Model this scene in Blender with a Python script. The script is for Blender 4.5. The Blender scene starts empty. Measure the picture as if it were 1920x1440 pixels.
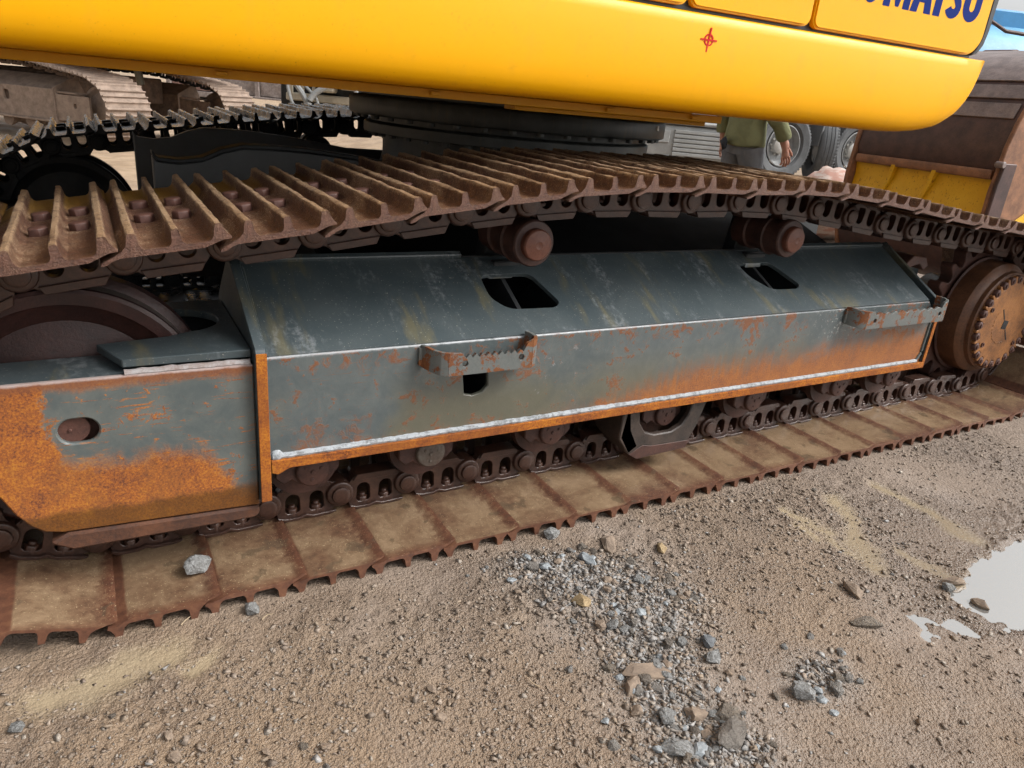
import bpy, bmesh, math, random
import numpy as np
from mathutils import Vector, Matrix

random.seed(7)
RNG = np.random.default_rng(7)
SC = bpy.context.scene
COL = SC.collection
R = math.radians

# ------------------------------------------------------------------ camera
cam_d = bpy.data.cameras.new('camera')
cam = bpy.data.objects.new('camera', cam_d)
COL.objects.link(cam)
_r = Vector((0.8709, -0.4835, 0.0879)); _d = Vector((-0.1060, -0.3594, -0.9272)); _f = Vector((0.4799, 0.7982, -0.3642))
M = Matrix(((_r.x, -_d.x, -_f.x, 0.0336), (_r.y, -_d.y, -_f.y, -1.6186), (_r.z, -_d.z, -_f.z, 1.2177), (0, 0, 0, 1)))
cam.matrix_world = M
cam_d.sensor_fit = 'HORIZONTAL'; cam_d.sensor_width = 36.0
cam_d.lens = 36.0 * 1364.2 / 1920.0
cam_d.clip_start = 0.05; cam_d.clip_end = 2000
SC.camera = cam

# ------------------------------------------------------------------ sky, sun, exposure
SUN_EL, SUN_AZ = 44.0, 128.0       # azimuth: direction the light comes from, degrees clockwise from +Y
w = bpy.data.worlds.new('World'); SC.world = w; w.use_nodes = True
nt = w.node_tree
bg = nt.nodes['Background']
sky = nt.nodes.new('ShaderNodeTexSky'); sky.sky_type = 'NISHITA'; sky.sun_disc = False
sky.sun_elevation = R(SUN_EL); sky.sun_rotation = R(SUN_AZ)
sky.air_density = 1.0; sky.dust_density = 6.0; sky.ozone_density = 1.0
hs = nt.nodes.new('ShaderNodeHueSaturation'); hs.inputs['Saturation'].default_value = 0.12
hs.inputs['Value'].default_value = 1.0
nt.links.new(sky.outputs[0], hs.inputs['Color']); nt.links.new(hs.outputs[0], bg.inputs['Color'])
bg.inputs['Strength'].default_value = 0.15
sd = bpy.data.lights.new('sun', 'SUN'); sun = bpy.data.objects.new('sun', sd); COL.objects.link(sun)
sd.energy = 1.3; sd.angle = R(22); sd.color = (1.0, 0.965, 0.92)
az = R(SUN_AZ); el = R(SUN_EL)
tosun = Vector((math.sin(az) * math.cos(el), math.cos(az) * math.cos(el), math.sin(el)))
sun.rotation_euler = tosun.to_track_quat('Z', 'Y').to_euler()
SC.view_settings.view_transform = 'Standard'; SC.view_settings.look = 'None'
SC.view_settings.gamma = 1.0; SC.view_settings.use_curve_mapping = False
SC.view_settings.exposure = 0.65
SC.render.engine = 'CYCLES'
SC.cycles.use_denoising = True
SC.cycles.max_bounces = 4; SC.cycles.diffuse_bounces = 3; SC.cycles.glossy_bounces = 2; SC.cycles.use_light_tree = False
SC.cycles.use_adaptive_sampling = True; SC.cycles.adaptive_threshold = 0.04

# ------------------------------------------------------------------ material helper
class G:
    def __init__(s, name):
        s.m = bpy.data.materials.new(name); s.m.use_nodes = True
        s.nt = s.m.node_tree; s.nt.nodes.clear()
        s.o = s.nt.nodes.new('ShaderNodeOutputMaterial')
        s.b = s.nt.nodes.new('ShaderNodeBsdfPrincipled')
        s.nt.links.new(s.b.outputs[0], s.o.inputs[0])
        s.tc = s.nt.nodes.new('ShaderNodeTexCoord')
        s.obj = s.tc.outputs['Object']
    def put(s, sock, v):
        if hasattr(v, 'is_linked'): s.nt.links.new(v, sock)
        elif isinstance(v, (tuple, list)):
            sock.default_value = tuple(v) + ((1.0,) if len(v) == 3 and sock.type == 'RGBA' else ())
        else: sock.default_value = v
    def vec(s, sc, v=None, loc=(0, 0, 0), rot=(0, 0, 0)):
        n = s.nt.nodes.new('ShaderNodeMapping'); s.put(n.inputs[0], v or s.obj)
        n.inputs['Scale'].default_value = sc; n.inputs['Location'].default_value = loc; n.inputs['Rotation'].default_value = rot
        return n.outputs[0]
    def noise(s, sc=5, det=4, ro=.55, v=None, dist=0.0, out=0):
        n = s.nt.nodes.new('ShaderNodeTexNoise'); s.put(n.inputs['Vector'], v or s.obj)
        n.inputs['Scale'].default_value = sc; n.inputs['Detail'].default_value = det
        n.inputs['Roughness'].default_value = ro; n.inputs['Distortion'].default_value = dist
        return n.outputs[out]
    def vor(s, sc=20, v=None, feat='F1', out=0, rnd=1.0):
        n = s.nt.nodes.new('ShaderNodeTexVoronoi'); n.feature = feat; s.put(n.inputs['Vector'], v or s.obj)
        n.inputs['Scale'].default_value = sc; n.inputs['Randomness'].default_value = rnd
        return n.outputs[out]
    def ramp(s, fac, stops, interp='LINEAR'):
        n = s.nt.nodes.new('ShaderNodeValToRGB'); n.color_ramp.interpolation = interp
        s.put(n.inputs[0], fac); e = n.color_ramp.elements
        while len(e) > 1: e.remove(e[-1])
        for i, (p, c) in enumerate(stops):
            q = e[0] if i == 0 else e.new(p)
            q.position = p; q.color = tuple(c) + (1.0,) if len(c) == 3 else c
        return n.outputs[0]
    def step(s, v, a, b):
        n = s.nt.nodes.new('ShaderNodeMapRange'); n.interpolation_type = 'SMOOTHSTEP'; n.clamp = True
        s.put(n.inputs[0], v); n.inputs[1].default_value = a; n.inputs[2].default_value = b
        n.inputs[3].default_value = 0; n.inputs[4].default_value = 1
        return n.outputs[0]
    def inv_step(s, v, a, b):
        return s.math('SUBTRACT', 1.0, s.step(v, a, b))
    def math(s, op, a, b=0.0, c=None, clamp=False):
        n = s.nt.nodes.new('ShaderNodeMath'); n.operation = op; n.use_clamp = clamp
        s.put(n.inputs[0], a); s.put(n.inputs[1], b)
        if c is not None: s.put(n.inputs[2], c)
        return n.outputs[0]
    def add(s, *a):
        r = a[0]
        for q in a[1:]: r = s.math('ADD', r, q)
        return r
    def mul(s, a, b): return s.math('MULTIPLY', a, b)
    def sat(s, a): return s.math('ADD', a, 0.0, clamp=True)
    def mx(s, a, b): return s.math('MAXIMUM', a, b)
    def sep(s, v=None):
        n = s.nt.nodes.new('ShaderNodeSeparateXYZ'); s.put(n.inputs[0], v or s.obj); return n.outputs
    def mix(s, f, a, b, blend='MIX'):
        n = s.nt.nodes.new('ShaderNodeMix'); n.data_type = 'RGBA'; n.blend_type = blend
        s.put(n.inputs[0], f); s.put(n.inputs[6], a); s.put(n.inputs[7], b)
        return n.outputs[2]
    def fmix(s, f, a, b):
        n = s.nt.nodes.new('ShaderNodeMix'); n.data_type = 'FLOAT'
        s.put(n.inputs[0], f); s.put(n.inputs[2], a); s.put(n.inputs[3], b)
        return n.outputs[0]
    def rnd(s):
        n = s.nt.nodes.new('ShaderNodeObjectInfo'); return n.outputs['Random']
    def norm(s):
        n = s.nt.nodes.new('ShaderNodeNewGeometry'); return n.outputs['Normal']
    def worldpos(s):
        n = s.nt.nodes.new('ShaderNodeNewGeometry'); return n.outputs['Position']
    def attr(s, name):
        n = s.nt.nodes.new('ShaderNodeAttribute'); n.attribute_name = name; return n.outputs['Color']
    def bump(s, h, st=.3, dist=.01, normal=None):
        n = s.nt.nodes.new('ShaderNodeBump'); n.inputs['Strength'].default_value = st; n.inputs['Distance'].default_value = dist
        s.put(n.inputs['Height'], h)
        if normal is not None: s.put(n.inputs['Normal'], normal)
        return n.outputs[0]
    def out(s, col, rough=.5, metal=0.0, nrm=None, spec=.5, coat=0.0, coat_r=.1):
        s.put(s.b.inputs['Base Color'], col); s.put(s.b.inputs['Roughness'], rough); s.put(s.b.inputs['Metallic'], metal)
        s.put(s.b.inputs['Specular IOR Level'], spec)
        if nrm is not None: s.put(s.b.inputs['Normal'], nrm)
        if coat: s.b.inputs['Coat Weight'].default_value = coat; s.b.inputs['Coat Roughness'].default_value = coat_r
        return s.m

# ------------------------------------------------------------------ materials
def simple(name, col, rough=.6, metal=0.0, var=.25, sc=8, bump=.15, bsc=60, spec=.5, coat=0):
    g = G(name)
    n = g.noise(sc, 6, .6); n2 = g.noise(bsc, 4, .6)
    c = g.mix(g.mul(g.step(n, .3, .7), var), col, tuple(x * .45 for x in col))
    c = g.mix(g.mul(g.step(n2, .5, .75), var * .6), c, tuple(min(1, x * 1.5 + .01) for x in col))
    return g.out(c, g.fmix(n, rough * .8, min(1, rough * 1.2)), metal, g.bump(n2, bump, .004), spec, coat)

RUST_D = (0.055, 0.021, 0.012); RUST_B = (0.16, 0.048, 0.016); RUST_O = (0.30, 0.090, 0.014); RUST_Y = (0.43, 0.165, 0.018)
MUD = (0.31, 0.215, 0.115); MUD_D = (0.13, 0.088, 0.05)
PAINT = (0.085, 0.098, 0.096)

def rustcol(g, fine=140, warm=1.0):
    a = g.noise(fine, 5, .75); b = g.noise(9, 5, .65); b2 = g.noise(32, 4, .7)
    f = g.add(g.mul(a, .95), g.mul(b, .42), g.mul(b2, .30), -.28)
    return g.ramp(f, [(.32, RUST_D), (.44, RUST_B), (.56, RUST_O), (.72, RUST_Y)]), a

def m_edge_rust():
    g = G('orange_edge_rust'); c, a = rustcol(g, 160)
    b = g.noise(5, 5, .6)
    c = g.mix(g.mul(g.step(b, .45, .62), .55), c, RUST_B)
    return g.out(c, .85, 0, g.bump(a, .35, .003), .25)

def m_paint_plain(name='grey_frame_paint', rust=.5, col=PAINT, rough=.42):
    g = G(name); n1 = g.noise(7, 8, .65, dist=.4); n2 = g.noise(45, 6, .7); st = g.noise(3, 6, .6, v=g.vec((6, 1.2, 1.2), rot=(0, 0, .9)))
    c = g.mix(g.mul(g.step(n1, .35, .7), .5), col, tuple(x * 1.35 for x in col))
    c = g.mix(g.mul(g.step(st, .5, .68), .28), c, (.19, .16, .09))
    chip = g.mul(g.step(g.add(n1, g.mul(n2, .5)), .92, .97), rust)
    rc, a = rustcol(g)
    c = g.mix(g.sat(chip), c, rc)
    dots = g.mul(g.step(g.noise(190, 3, .6), .66, .72), .5)
    c = g.mix(dots, c, (.33, .32, .29))
    return g.out(c, g.fmix(n2, rough - .12, rough + .2), 0, g.bump(n2, .12, .003), .5)

def m_side_plate():
    g = G('side_plate_paint_and_rust'); s = g.sep(); X, Z = s[0], s[2]
    n1 = g.noise(11, 9, .70, dist=.5); n2 = g.noise(55, 7, .72, dist=.3); n3 = g.noise(2.2, 4, .5); n4 = g.noise(26, 7, .75, dist=.8)
    lines = g.noise(4, 7, .6, v=g.vec((2.0, 1, 75), rot=(0, R(7), 0))); lines2 = g.noise(7, 6, .6, v=g.vec((60, 1, 2.2), rot=(0, R(24), 0)))
    runs = g.noise(9, 5, .6, v=g.vec((5, 1, .35)))
    pcol = g.mix(g.step(n1, .3, .72), (.068, .084, .088), (.112, .126, .122))
    olive = g.mul(g.step(g.add(n3, g.mul(n1, .25)), .52, .72), g.inv_step(Z, .36, .52))
    pcol = g.mix(g.mul(olive, .6), pcol, (.125, .108, .062))
    rc, a = rustcol(g, 170)
    # where the rust has eaten the lower right of the plate: solid at the flange, thinning upwards
    line = g.add(.285, g.mul(g.step(X, 1.15, 1.9), .125), g.mul(g.step(X, 2.2, 2.9), .035))
    band = g.math('SUBTRACT', g.add(line, g.mul(n1, .10), g.mul(n2, .05), g.mul(runs, .12)), Z)
    big = g.step(band, .085, .21)
    small = g.step(g.add(g.mul(n1, .7), g.mul(n4, .55), g.mul(n3, .20)), .800, .835)
    specks = g.mul(g.step(g.add(n2, g.mul(n1, .25)), .745, .785), .8)
    topchip = g.mul(g.step(g.add(n4, g.mul(n1, .5)), .77, .83), g.step(Z, .50, .56))
    scr = g.mul(g.mx(g.step(lines, .615, .65), g.mul(g.step(lines2, .66, .69), .8)), g.step(n1, .47, .56))
    patch = g.mul(g.mul(g.step(X, .40, .47), g.inv_step(X, .58, .68)), g.mul(g.inv_step(Z, .37, .41), g.step(n4, .52, .60)))
    mask = g.sat(g.add(big, g.mul(small, .9), topchip, specks, g.mul(scr, .75), g.mul(patch, .8)))
    dk = g.mix(.45, rc, g.mix(n4, (.125, .042, .013), (.30, .105, .022)))
    chipc = g.mix(n2, (.075, .028, .014), (.21, .078, .03))
    dk = g.mix(g.mul(g.math('SUBTRACT', 1.0, big), .8), dk, chipc)
    c = g.mix(g.mul(mask, .92), pcol, dk)
    wear = g.fmix(g.step(X, 1.3, 2.6), .70, .35)
    edge = g.mul(g.mul(g.step(g.add(Z, g.mul(n2, .010)), .5665, .574), g.step(g.add(n4, g.mul(n1, .3)), .45, .62)), wear)
    c = g.mix(edge, c, (.42, .44, .46))
    fl = g.mul(g.mul(g.step(n4, .60, .66), g.step(X, 1.08, 1.2)), g.mul(g.inv_step(X, 1.25, 1.4), .55))
    c = g.mix(fl, c, (.28, .29, .285))
    fl2 = g.mul(g.mul(g.step(g.noise(60, 5, .75), .56, .62), g.mul(g.step(X, 2.35, 2.5), g.inv_step(X, 2.62, 2.85))), g.mul(g.step(Z, .42, .5), .75))
    c = g.mix(fl2, c, (.36, .37, .36))
    return g.out(c, g.fmix(mask, .30, .82), 0, g.bump(g.add(g.mul(n2, .6), g.mul(g.mul(a, mask), .9)), .32, .003), .5)

def m_cheek():
    g = G('cheek_plate_heavy_rust'); s = g.sep(); X, Z = s[0], s[2]
    n1 = g.noise(7, 9, .7, dist=.5); n2 = g.noise(42, 7, .72, dist=.3); n3 = g.noise(3, 4, .5)
    lines = g.noise(5, 7, .6, v=g.vec((3, 1, 40), rot=(0, R(-25), 0)))
    n4 = g.noise(26, 7, .75, dist=.8)
    pcol = g.mix(g.step(n1, .3, .7), (.072, .087, .088), (.12, .13, .12))
    rc, a = rustcol(g, 190)
    line = g.add(.345, g.mul(g.inv_step(g.add(X, g.mul(g.add(n1, -.5), .14), g.mul(g.add(n2, -.5), .08)), -.13, -.07), .25), g.mul(g.step(X, .20, .30), -.13), g.mul(n1, .14), g.mul(n2, .07))
    big = g.sat(g.add(g.step(g.math('SUBTRACT', g.add(line, g.mul(g.add(n4, -.5), .06)), Z), .055, .125), 0))
    top = g.mul(g.step(g.add(Z, g.mul(n1, .06), g.mul(n2, .02)), .565, .59), .9)
    small = g.step(g.add(g.mul(n1, .6), g.mul(n4, .6)), .70, .735)
    scr = g.mul(g.step(lines, .60, .63), g.step(n1, .42, .52))
    specks = g.mul(g.step(g.add(n2, g.mul(n1, .25)), .735, .775), .8)
    mask = g.sat(g.add(big, top, g.mul(small, .9), g.mul(scr, .8), specks))
    rc = g.mix(g.mul(g.step(g.add(g.mul(n4, .6), g.mul(n3, .6)), .55, .75), .6), rc, (.13, .045, .016))
    rc2 = g.mix(g.mul(top, .8), rc, (.17, .058, .024))
    rc2 = g.mix(g.mul(g.step(n3, .5, .7), .35), rc2, RUST_Y)
    c = g.mix(g.mul(mask, .95), pcol, rc2)
    c = g.mix(g.mul(g.step(g.add(Z, g.mul(n2, .01)), .558, .566), .6), c, (.40, .38, .38))
    low_band = g.inv_step(g.add(Z, g.mul(X, .02), g.mul(g.add(n1, -.5), .05), g.mul(g.add(n2, -.5), .03)), .222, .246)
    c = g.mix(g.mul(low_band, .72), c, g.mix(n1, (.045, .022, .008), (.11, .05, .012)))  # darker brown, smoother band along the bottom of the plate
    return g.out(c, g.fmix(low_band, g.fmix(mask, .42, .86), .4), 0, g.bump(g.add(g.mul(n2, .6), g.mul(g.mul(a, mask), .9)), .3, .003), .35)

def m_deck():  # same paint as the side plate, darkened to carry the deck's shade
    g = G('deck_shade_darkened_paint'); n1 = g.noise(4, 8, .65, dist=.5); n2 = g.noise(60, 6, .7)
    st = g.noise(2.4, 7, .62, v=g.vec((5.5, 1.1, 1.1), rot=(0, 0, R(38))))
    c = g.mix(g.step(n1, .3, .75), (.040, .055, .061), (.062, .077, .081))
    c = g.mix(g.mul(g.step(st, .54, .70), .5), c, (.15, .125, .055))
    dust = g.mul(g.step(g.noise(3.1, 7, .7, v=g.vec((3.5, 1, 1), loc=(3, 1, 0), rot=(0, 0, R(38)))), .52, .66), .4)
    c = g.mix(g.mul(dust, g.step(n2, .4, .62)), c, (.28, .30, .31))
    dots = g.mul(g.step(g.noise(210, 2, .5), .68, .73), .65)
    c = g.mix(dots, c, (.35, .33, .28))
    return g.out(c, g.fmix(n2, .28, .5), 0, g.bump(n2, .1, .003), .5)

def m_weld():
    g = G('pale_weld_bead'); a = g.noise(70, 5, .7); b = g.noise(230, 4, .6)
    c = g.mix(g.step(a, .46, .62), (.33, .355, .375), (.16, .165, .17))
    return g.out(c, .5, 0, g.bump(g.add(a, b), .5, .004), .5)

def m_shoe_top():
    g = G('upper_shoe_rust_and_dried_mud'); s = g.sep(); Y, Z = s[1], s[2]; r = g.rnd()
    n1 = g.noise(9, 8, .68); n2 = g.noise(60, 6, .7); n3 = g.noise(220, 4, .7)
    base = g.ramp(g.add(g.mul(n2, .7), g.mul(n1, .4)), [(.35, (.034, .015, .009)), (.55, (.082, .034, .018)), (.75, (.15, .064, .031))])
    zz = g.add(Z, g.mul(g.add(n1, n2), .012))
    topm = g.mul(g.step(zz, .110, .120), g.step(g.add(g.mul(n2, .6), g.mul(n1, .5), g.mul(n3, .5)), .58, .86))
    floorm = g.mul(g.step(g.add(g.mul(n1, .8), g.mul(n3, .5)), .60, .74), .8)
    sp = g.mul(g.step(g.add(n3, g.mul(n1, .5)), .86, .91), .85)
    inner = g.mul(g.step(g.add(Y, g.mul(n1, .25)), .66, .80), g.mul(g.inv_step(Z, .078, .09), .85))
    c = g.mix(topm, base, g.mix(n2, (.17, .108, .058), (.37, .255, .15)))
    c = g.mix(g.mul(floorm, g.inv_step(r, .0, 1.4)), c, (.20, .125, .07))
    c = g.mix(sp, c, (.42, .31, .21))
    xs = g.worldpos(); wx = g.sep(xs)[0]
    c = g.mix(g.mul(inner, g.mul(g.inv_step(wx, .3, .75), .8)), c, (.33, .19, .03))
    # the outer end faces are cleaner, reddish cast steel
    c = g.mix(g.mul(g.inv_step(Y, .0015, .006), .8), c, g.ramp(g.add(g.mul(n2, .7), g.mul(n3, .4)), [(.35, (.045, .019, .012)), (.55, (.10, .043, .027)), (.75, (.19, .092, .060))]))
    return g.out(c, g.fmix(n1, .42, .75), 0, g.bump(g.add(g.mul(n1, .5), n2, n3), .8, .006), .45)

def m_shoe_bottom():
    g = G('lower_shoe_wet_mud_film'); s = g.sep(); U, Y, Z = s[0], s[1], s[2]; r = g.rnd()
    rv = g.vec((1, 1, 1))
    cmb = g.nt.nodes.new('ShaderNodeCombineXYZ'); g.put(cmb.inputs[0], g.mul(r, 17.0)); g.put(cmb.inputs[1], g.mul(r, 5.0))
    ad = g.nt.nodes.new('ShaderNodeVectorMath'); ad.operation = 'ADD'; g.put(ad.inputs[0], rv); g.put(ad.inputs[1], cmb.outputs[0])
    v = ad.outputs[0]
    n1 = g.noise(6, 7, .62, v=v); n2 = g.noise(48, 6, .7, v=v); n3 = g.noise(230, 3, .6, v=v); n4 = g.noise(13, 3, .5, v=v)
    rust = g.ramp(g.add(g.mul(n2, .7), g.mul(n1, .4)), [(.35, (.055, .024, .015)), (.55, (.115, .047, .026)), (.8, (.19, .088, .045))])
    mud = g.ramp(g.add(g.mul(n1, .8), g.mul(n2, .3)), [(.3, (.115, .074, .044)), (.52, (.205, .138, .082)), (.75, (.30, .212, .132))])
    # film lies on the flat of the plate, thin towards the lip, the tail and the outer edge
    fu = g.mul(g.step(g.add(U, g.mul(g.add(n2, -.5), .04), g.mul(g.add(n1, -.5), .07)), -.034, .004), g.inv_step(g.add(U, g.mul(n1, .02)), .192, .206))
    fy = g.step(g.add(Y, g.mul(n1, .07), g.mul(r, -.05)), -.012, .04)
    fz = g.inv_step(Z, .0645, .067)
    film = g.mul(g.mul(g.mul(fu, fy), fz), g.fmix(g.step(n1, .30, .55), .30, .90))
    c = g.mix(film, rust, mud)
    spots = g.mul(g.mul(g.step(n4, .615, .655), fz), .6)
    c = g.mix(spots, c, (.085, .06, .038))
    dots = g.mul(g.mul(g.step(n3, .635, .69), fz), .8)
    c = g.mix(dots, c, (.50, .39, .23))
    ro = g.fmix(film, .55, g.fmix(g.step(n1, .4, .6), .34, .12))
    return g.out(c, ro, 0, g.bump(g.add(g.mul(n2, .4), g.mul(n3, .5)), .35, .003), .5)

def m_link():
    g = G('wet_brown_cast_steel'); n1 = g.noise(14, 7, .65); n2 = g.noise(130, 4, .65)
    c = g.ramp(g.add(g.mul(n1, .7), g.mul(n2, .4)), [(.35, (.020, .010, .007)), (.55, (.046, .021, .014)), (.8, (.10, .047, .029))])
    return g.out(c, g.fmix(n1, .25, .5), .1, g.bump(g.add(n1, g.mul(n2, .5)), .3, .004), .6)

def m_darkrust(name, a, b, rough=.55, k=1.0):
    g = G(name); n1 = g.noise(9 * k, 7, .65); n2 = g.noise(110 * k, 5, .7)
    c = g.mix(g.step(g.add(g.mul(n1, .7), g.mul(n2, .4)), .38, .72), a, b)
    return g.out(c, g.fmix(n2, rough - .12, rough + .15), .0, g.bump(g.add(n1, n2), .3, .004), .45)

def m_hub_face():
    g = G('hub_cover_orange_rust'); n1 = g.noise(7, 7, .65); n2 = g.noise(95, 5, .7)
    c = g.ramp(g.add(g.mul(n1, .75), g.mul(n2, .35)), [(.36, (.06, .028, .015)), (.50, (.19, .078, .025)), (.62, (.31, .13, .038)), (.80, (.40, .19, .06))])
    return g.out(c, g.fmix(n1, .35, .65), .1, g.bump(g.add(g.mul(n1, .5), n2), .3, .004), .5)

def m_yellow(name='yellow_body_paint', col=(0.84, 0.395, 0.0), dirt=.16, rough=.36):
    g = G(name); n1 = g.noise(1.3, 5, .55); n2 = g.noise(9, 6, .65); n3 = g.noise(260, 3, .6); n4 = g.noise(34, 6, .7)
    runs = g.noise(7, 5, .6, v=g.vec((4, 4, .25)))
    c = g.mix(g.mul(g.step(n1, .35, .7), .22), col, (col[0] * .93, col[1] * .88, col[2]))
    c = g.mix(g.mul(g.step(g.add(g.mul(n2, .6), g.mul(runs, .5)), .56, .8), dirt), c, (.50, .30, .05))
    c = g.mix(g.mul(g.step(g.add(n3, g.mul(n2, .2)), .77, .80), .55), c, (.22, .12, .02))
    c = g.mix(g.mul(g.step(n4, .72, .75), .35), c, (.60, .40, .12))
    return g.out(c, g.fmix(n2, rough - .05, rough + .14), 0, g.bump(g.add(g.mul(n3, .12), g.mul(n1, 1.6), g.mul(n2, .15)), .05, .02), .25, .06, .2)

def m_yellow_dirty():
    g = G('yellow_paint_scraped'); n1 = g.noise(6, 7, .65, dist=.5); n2 = g.noise(60, 6, .7, v=g.vec((1.5, 1.5, .6)))
    rc, a = rustcol(g, 120)
    c = g.mix(g.step(n1, .3, .7), (.66, .36, .008), (.72, .42, .015))
    m = g.sat(g.add(g.step(n2, .58, .66), g.step(n1, .64, .7)))
    c = g.mix(g.mul(m, .85), c, g.mix(.5, rc, (.10, .045, .02)))
    return g.out(c, g.fmix(m, .45, .85), 0, g.bump(n2, .25, .004), .4)

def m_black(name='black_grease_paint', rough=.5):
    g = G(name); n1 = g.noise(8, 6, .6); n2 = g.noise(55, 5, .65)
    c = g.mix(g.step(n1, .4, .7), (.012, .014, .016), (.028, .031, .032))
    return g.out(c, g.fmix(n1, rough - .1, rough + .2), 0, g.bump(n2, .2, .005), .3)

def m_ring():
    g = G('dark_turntable_steel'); n1 = g.noise(7, 6, .6); st = g.noise(5, 5, .6, v=g.vec((9, 9, .8)))
    c = g.mix(g.step(n1, .35, .7), (.034, .038, .037), (.07, .077, .072))
    c = g.mix(g.mul(g.step(st, .55, .7), .5), c, (.085, .075, .05))
    return g.out(c, g.fmix(n1, .3, .55), .1, g.bump(n1, .2, .005), .5)

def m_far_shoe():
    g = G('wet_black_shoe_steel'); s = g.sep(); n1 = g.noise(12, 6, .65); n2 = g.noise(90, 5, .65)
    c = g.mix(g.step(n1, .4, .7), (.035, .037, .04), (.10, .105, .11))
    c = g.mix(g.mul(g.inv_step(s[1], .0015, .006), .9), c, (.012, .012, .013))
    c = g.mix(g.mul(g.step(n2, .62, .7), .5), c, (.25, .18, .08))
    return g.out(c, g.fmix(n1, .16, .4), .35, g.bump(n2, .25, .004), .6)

def m_ground():
    g = G('muddy_gravel_ground'); s = g.sep(); X, Y = s[0], s[1]
    n0 = g.noise(.8, 5, .55); n1 = g.noise(3.2, 7, .62); n2 = g.noise(24, 7, .7); n3 = g.noise(120, 5, .7); n4 = g.noise(420, 3, .6)
    v1 = g.vor(95); v2 = g.vor(240)
    grey = g.mix(n2, (.160, .120, .090), (.275, .213, .164))
    tan = g.mix(n2, (.19, .130, .082), (.31, .224, .147))
    n5 = g.noise(1.7, 6, .6)
    c = g.mix(g.step(g.add(n0, g.mul(n1, .5), g.mul(X, -.08)), .58, .88), grey, tan)
    c = g.mix(g.mul(g.step(n1, .5, .62), .35), c, (.16, .12, .093))
    c = g.mix(g.mul(g.step(n5, .5, .66), .35), c, (.135, .102, .082))
    c = g.mix(g.mul(g.inv_step(n5, .32, .46), .35), c, (.37, .31, .265))
    # fine grit: pale grains and dark specks from fine noise
    c = g.mix(g.mul(g.inv_step(v2, .12, .3), g.mul(g.step(n3, .45, .62), .4)), c, (.44, .39, .345))
    c = g.mix(g.mul(g.step(n4, .56, .7), .42), c, (.11, .084, .067))
    c = g.mix(g.mul(g.step(n3, .6, .7), .28), c, (.40, .35, .305))
    # silt washed into hollows: yellowish, smooth, wet
    wet = g.attr('wet'); wsep = g.sep(wet)
    silt = g.sat(g.mul(wsep[0], g.add(.55, g.mul(n2, .8))))
    c = g.mix(g.mul(silt, .8), c, g.mix(n1, (.285, .225, .145), (.385, .315, .205)))
    damp = g.sat(wsep[1])
    c = g.mix(g.mul(damp, .42), c, (.085, .062, .048))
    stone = g.sat(g.mul(wsep[2], g.step(g.add(n2, g.mul(n3, .4)), .45, .75)))
    c = g.mix(g.mul(stone, .75), c, (.30, .285, .27))
    farm = g.step(Y, 4.0, 9.0)
    c = g.mix(g.mul(farm, .75), c, g.mix(g.step(n1, .4, .6), (.36, .255, .165), (.52, .385, .255)))
    ro = g.fmix(g.mx(silt, g.mul(damp, .85)), g.fmix(g.step(n5, .38, .6), .9, .58), .2)
    h = g.add(g.mul(n2, .25), g.mul(n3, .55), g.mul(v1, -.8), g.mul(v2, -.5), g.mul(n4, .3))
    h = g.mul(h, g.mul(g.fmix(silt, 1.0, .12), g.fmix(g.step(g.add(n0, g.mul(n1, .5)), .62, .85), .45, 1.0)))
    return g.out(c, ro, 0, g.bump(h, .7, .012), .45)

def m_stone(name='crushed_stone'):
    g = G(name); r = g.rnd(); n1 = g.noise(2.2, 6, .7); n2 = g.noise(9, 6, .75)
    a = g.ramp(r, [(0, (.36, .355, .345)), (.25, (.27, .25, .225)), (.5, (.30, .245, .185)), (.75, (.215, .185, .155)), (1, (.40, .385, .36))])
    c = g.mix(g.step(g.add(g.mul(n1, .6), g.mul(n2, .5)), .4, .75), a, (.125, .105, .088))
    c = g.mix(g.mul(g.step(n2, .57, .68), .6), c, (.47, .46, .44))
    return g.out(c, .8, 0, g.bump(g.add(n1, n2), .9, .012), .35)

def m_greystone():
    g = G('pale_grey_stone'); n1 = g.noise(2.4, 6, .7); n2 = g.noise(10, 6, .75)
    c = g.mix(g.step(g.add(g.mul(n1, .6), g.mul(n2, .5)), .40, .68), (.42, .425, .42), (.17, .165, .155))
    return g.out(c, .75, 0, g.bump(g.add(n1, n2), .9, .012), .35)

def m_gravel():
    g = G('gravel_chips'); c0 = g.attr('tint'); n = g.noise(150, 4, .7)
    c = g.mix(g.mul(g.step(n, .4, .7), .45), c0, (.10, .08, .062))
    al = [q for q in g.nt.nodes if q.type == 'ATTRIBUTE'][0].outputs['Alpha']
    return g.out(c, g.fmix(al, .8, .16), 0, g.bump(n, .35, .003), .4)

def m_water():
    g = G('puddle_water'); n = g.noise(9, 2, .5)
    m = g.out((.46, .45, .43), .02, .75, g.bump(n, .012, .01), .8)
    return m

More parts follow.
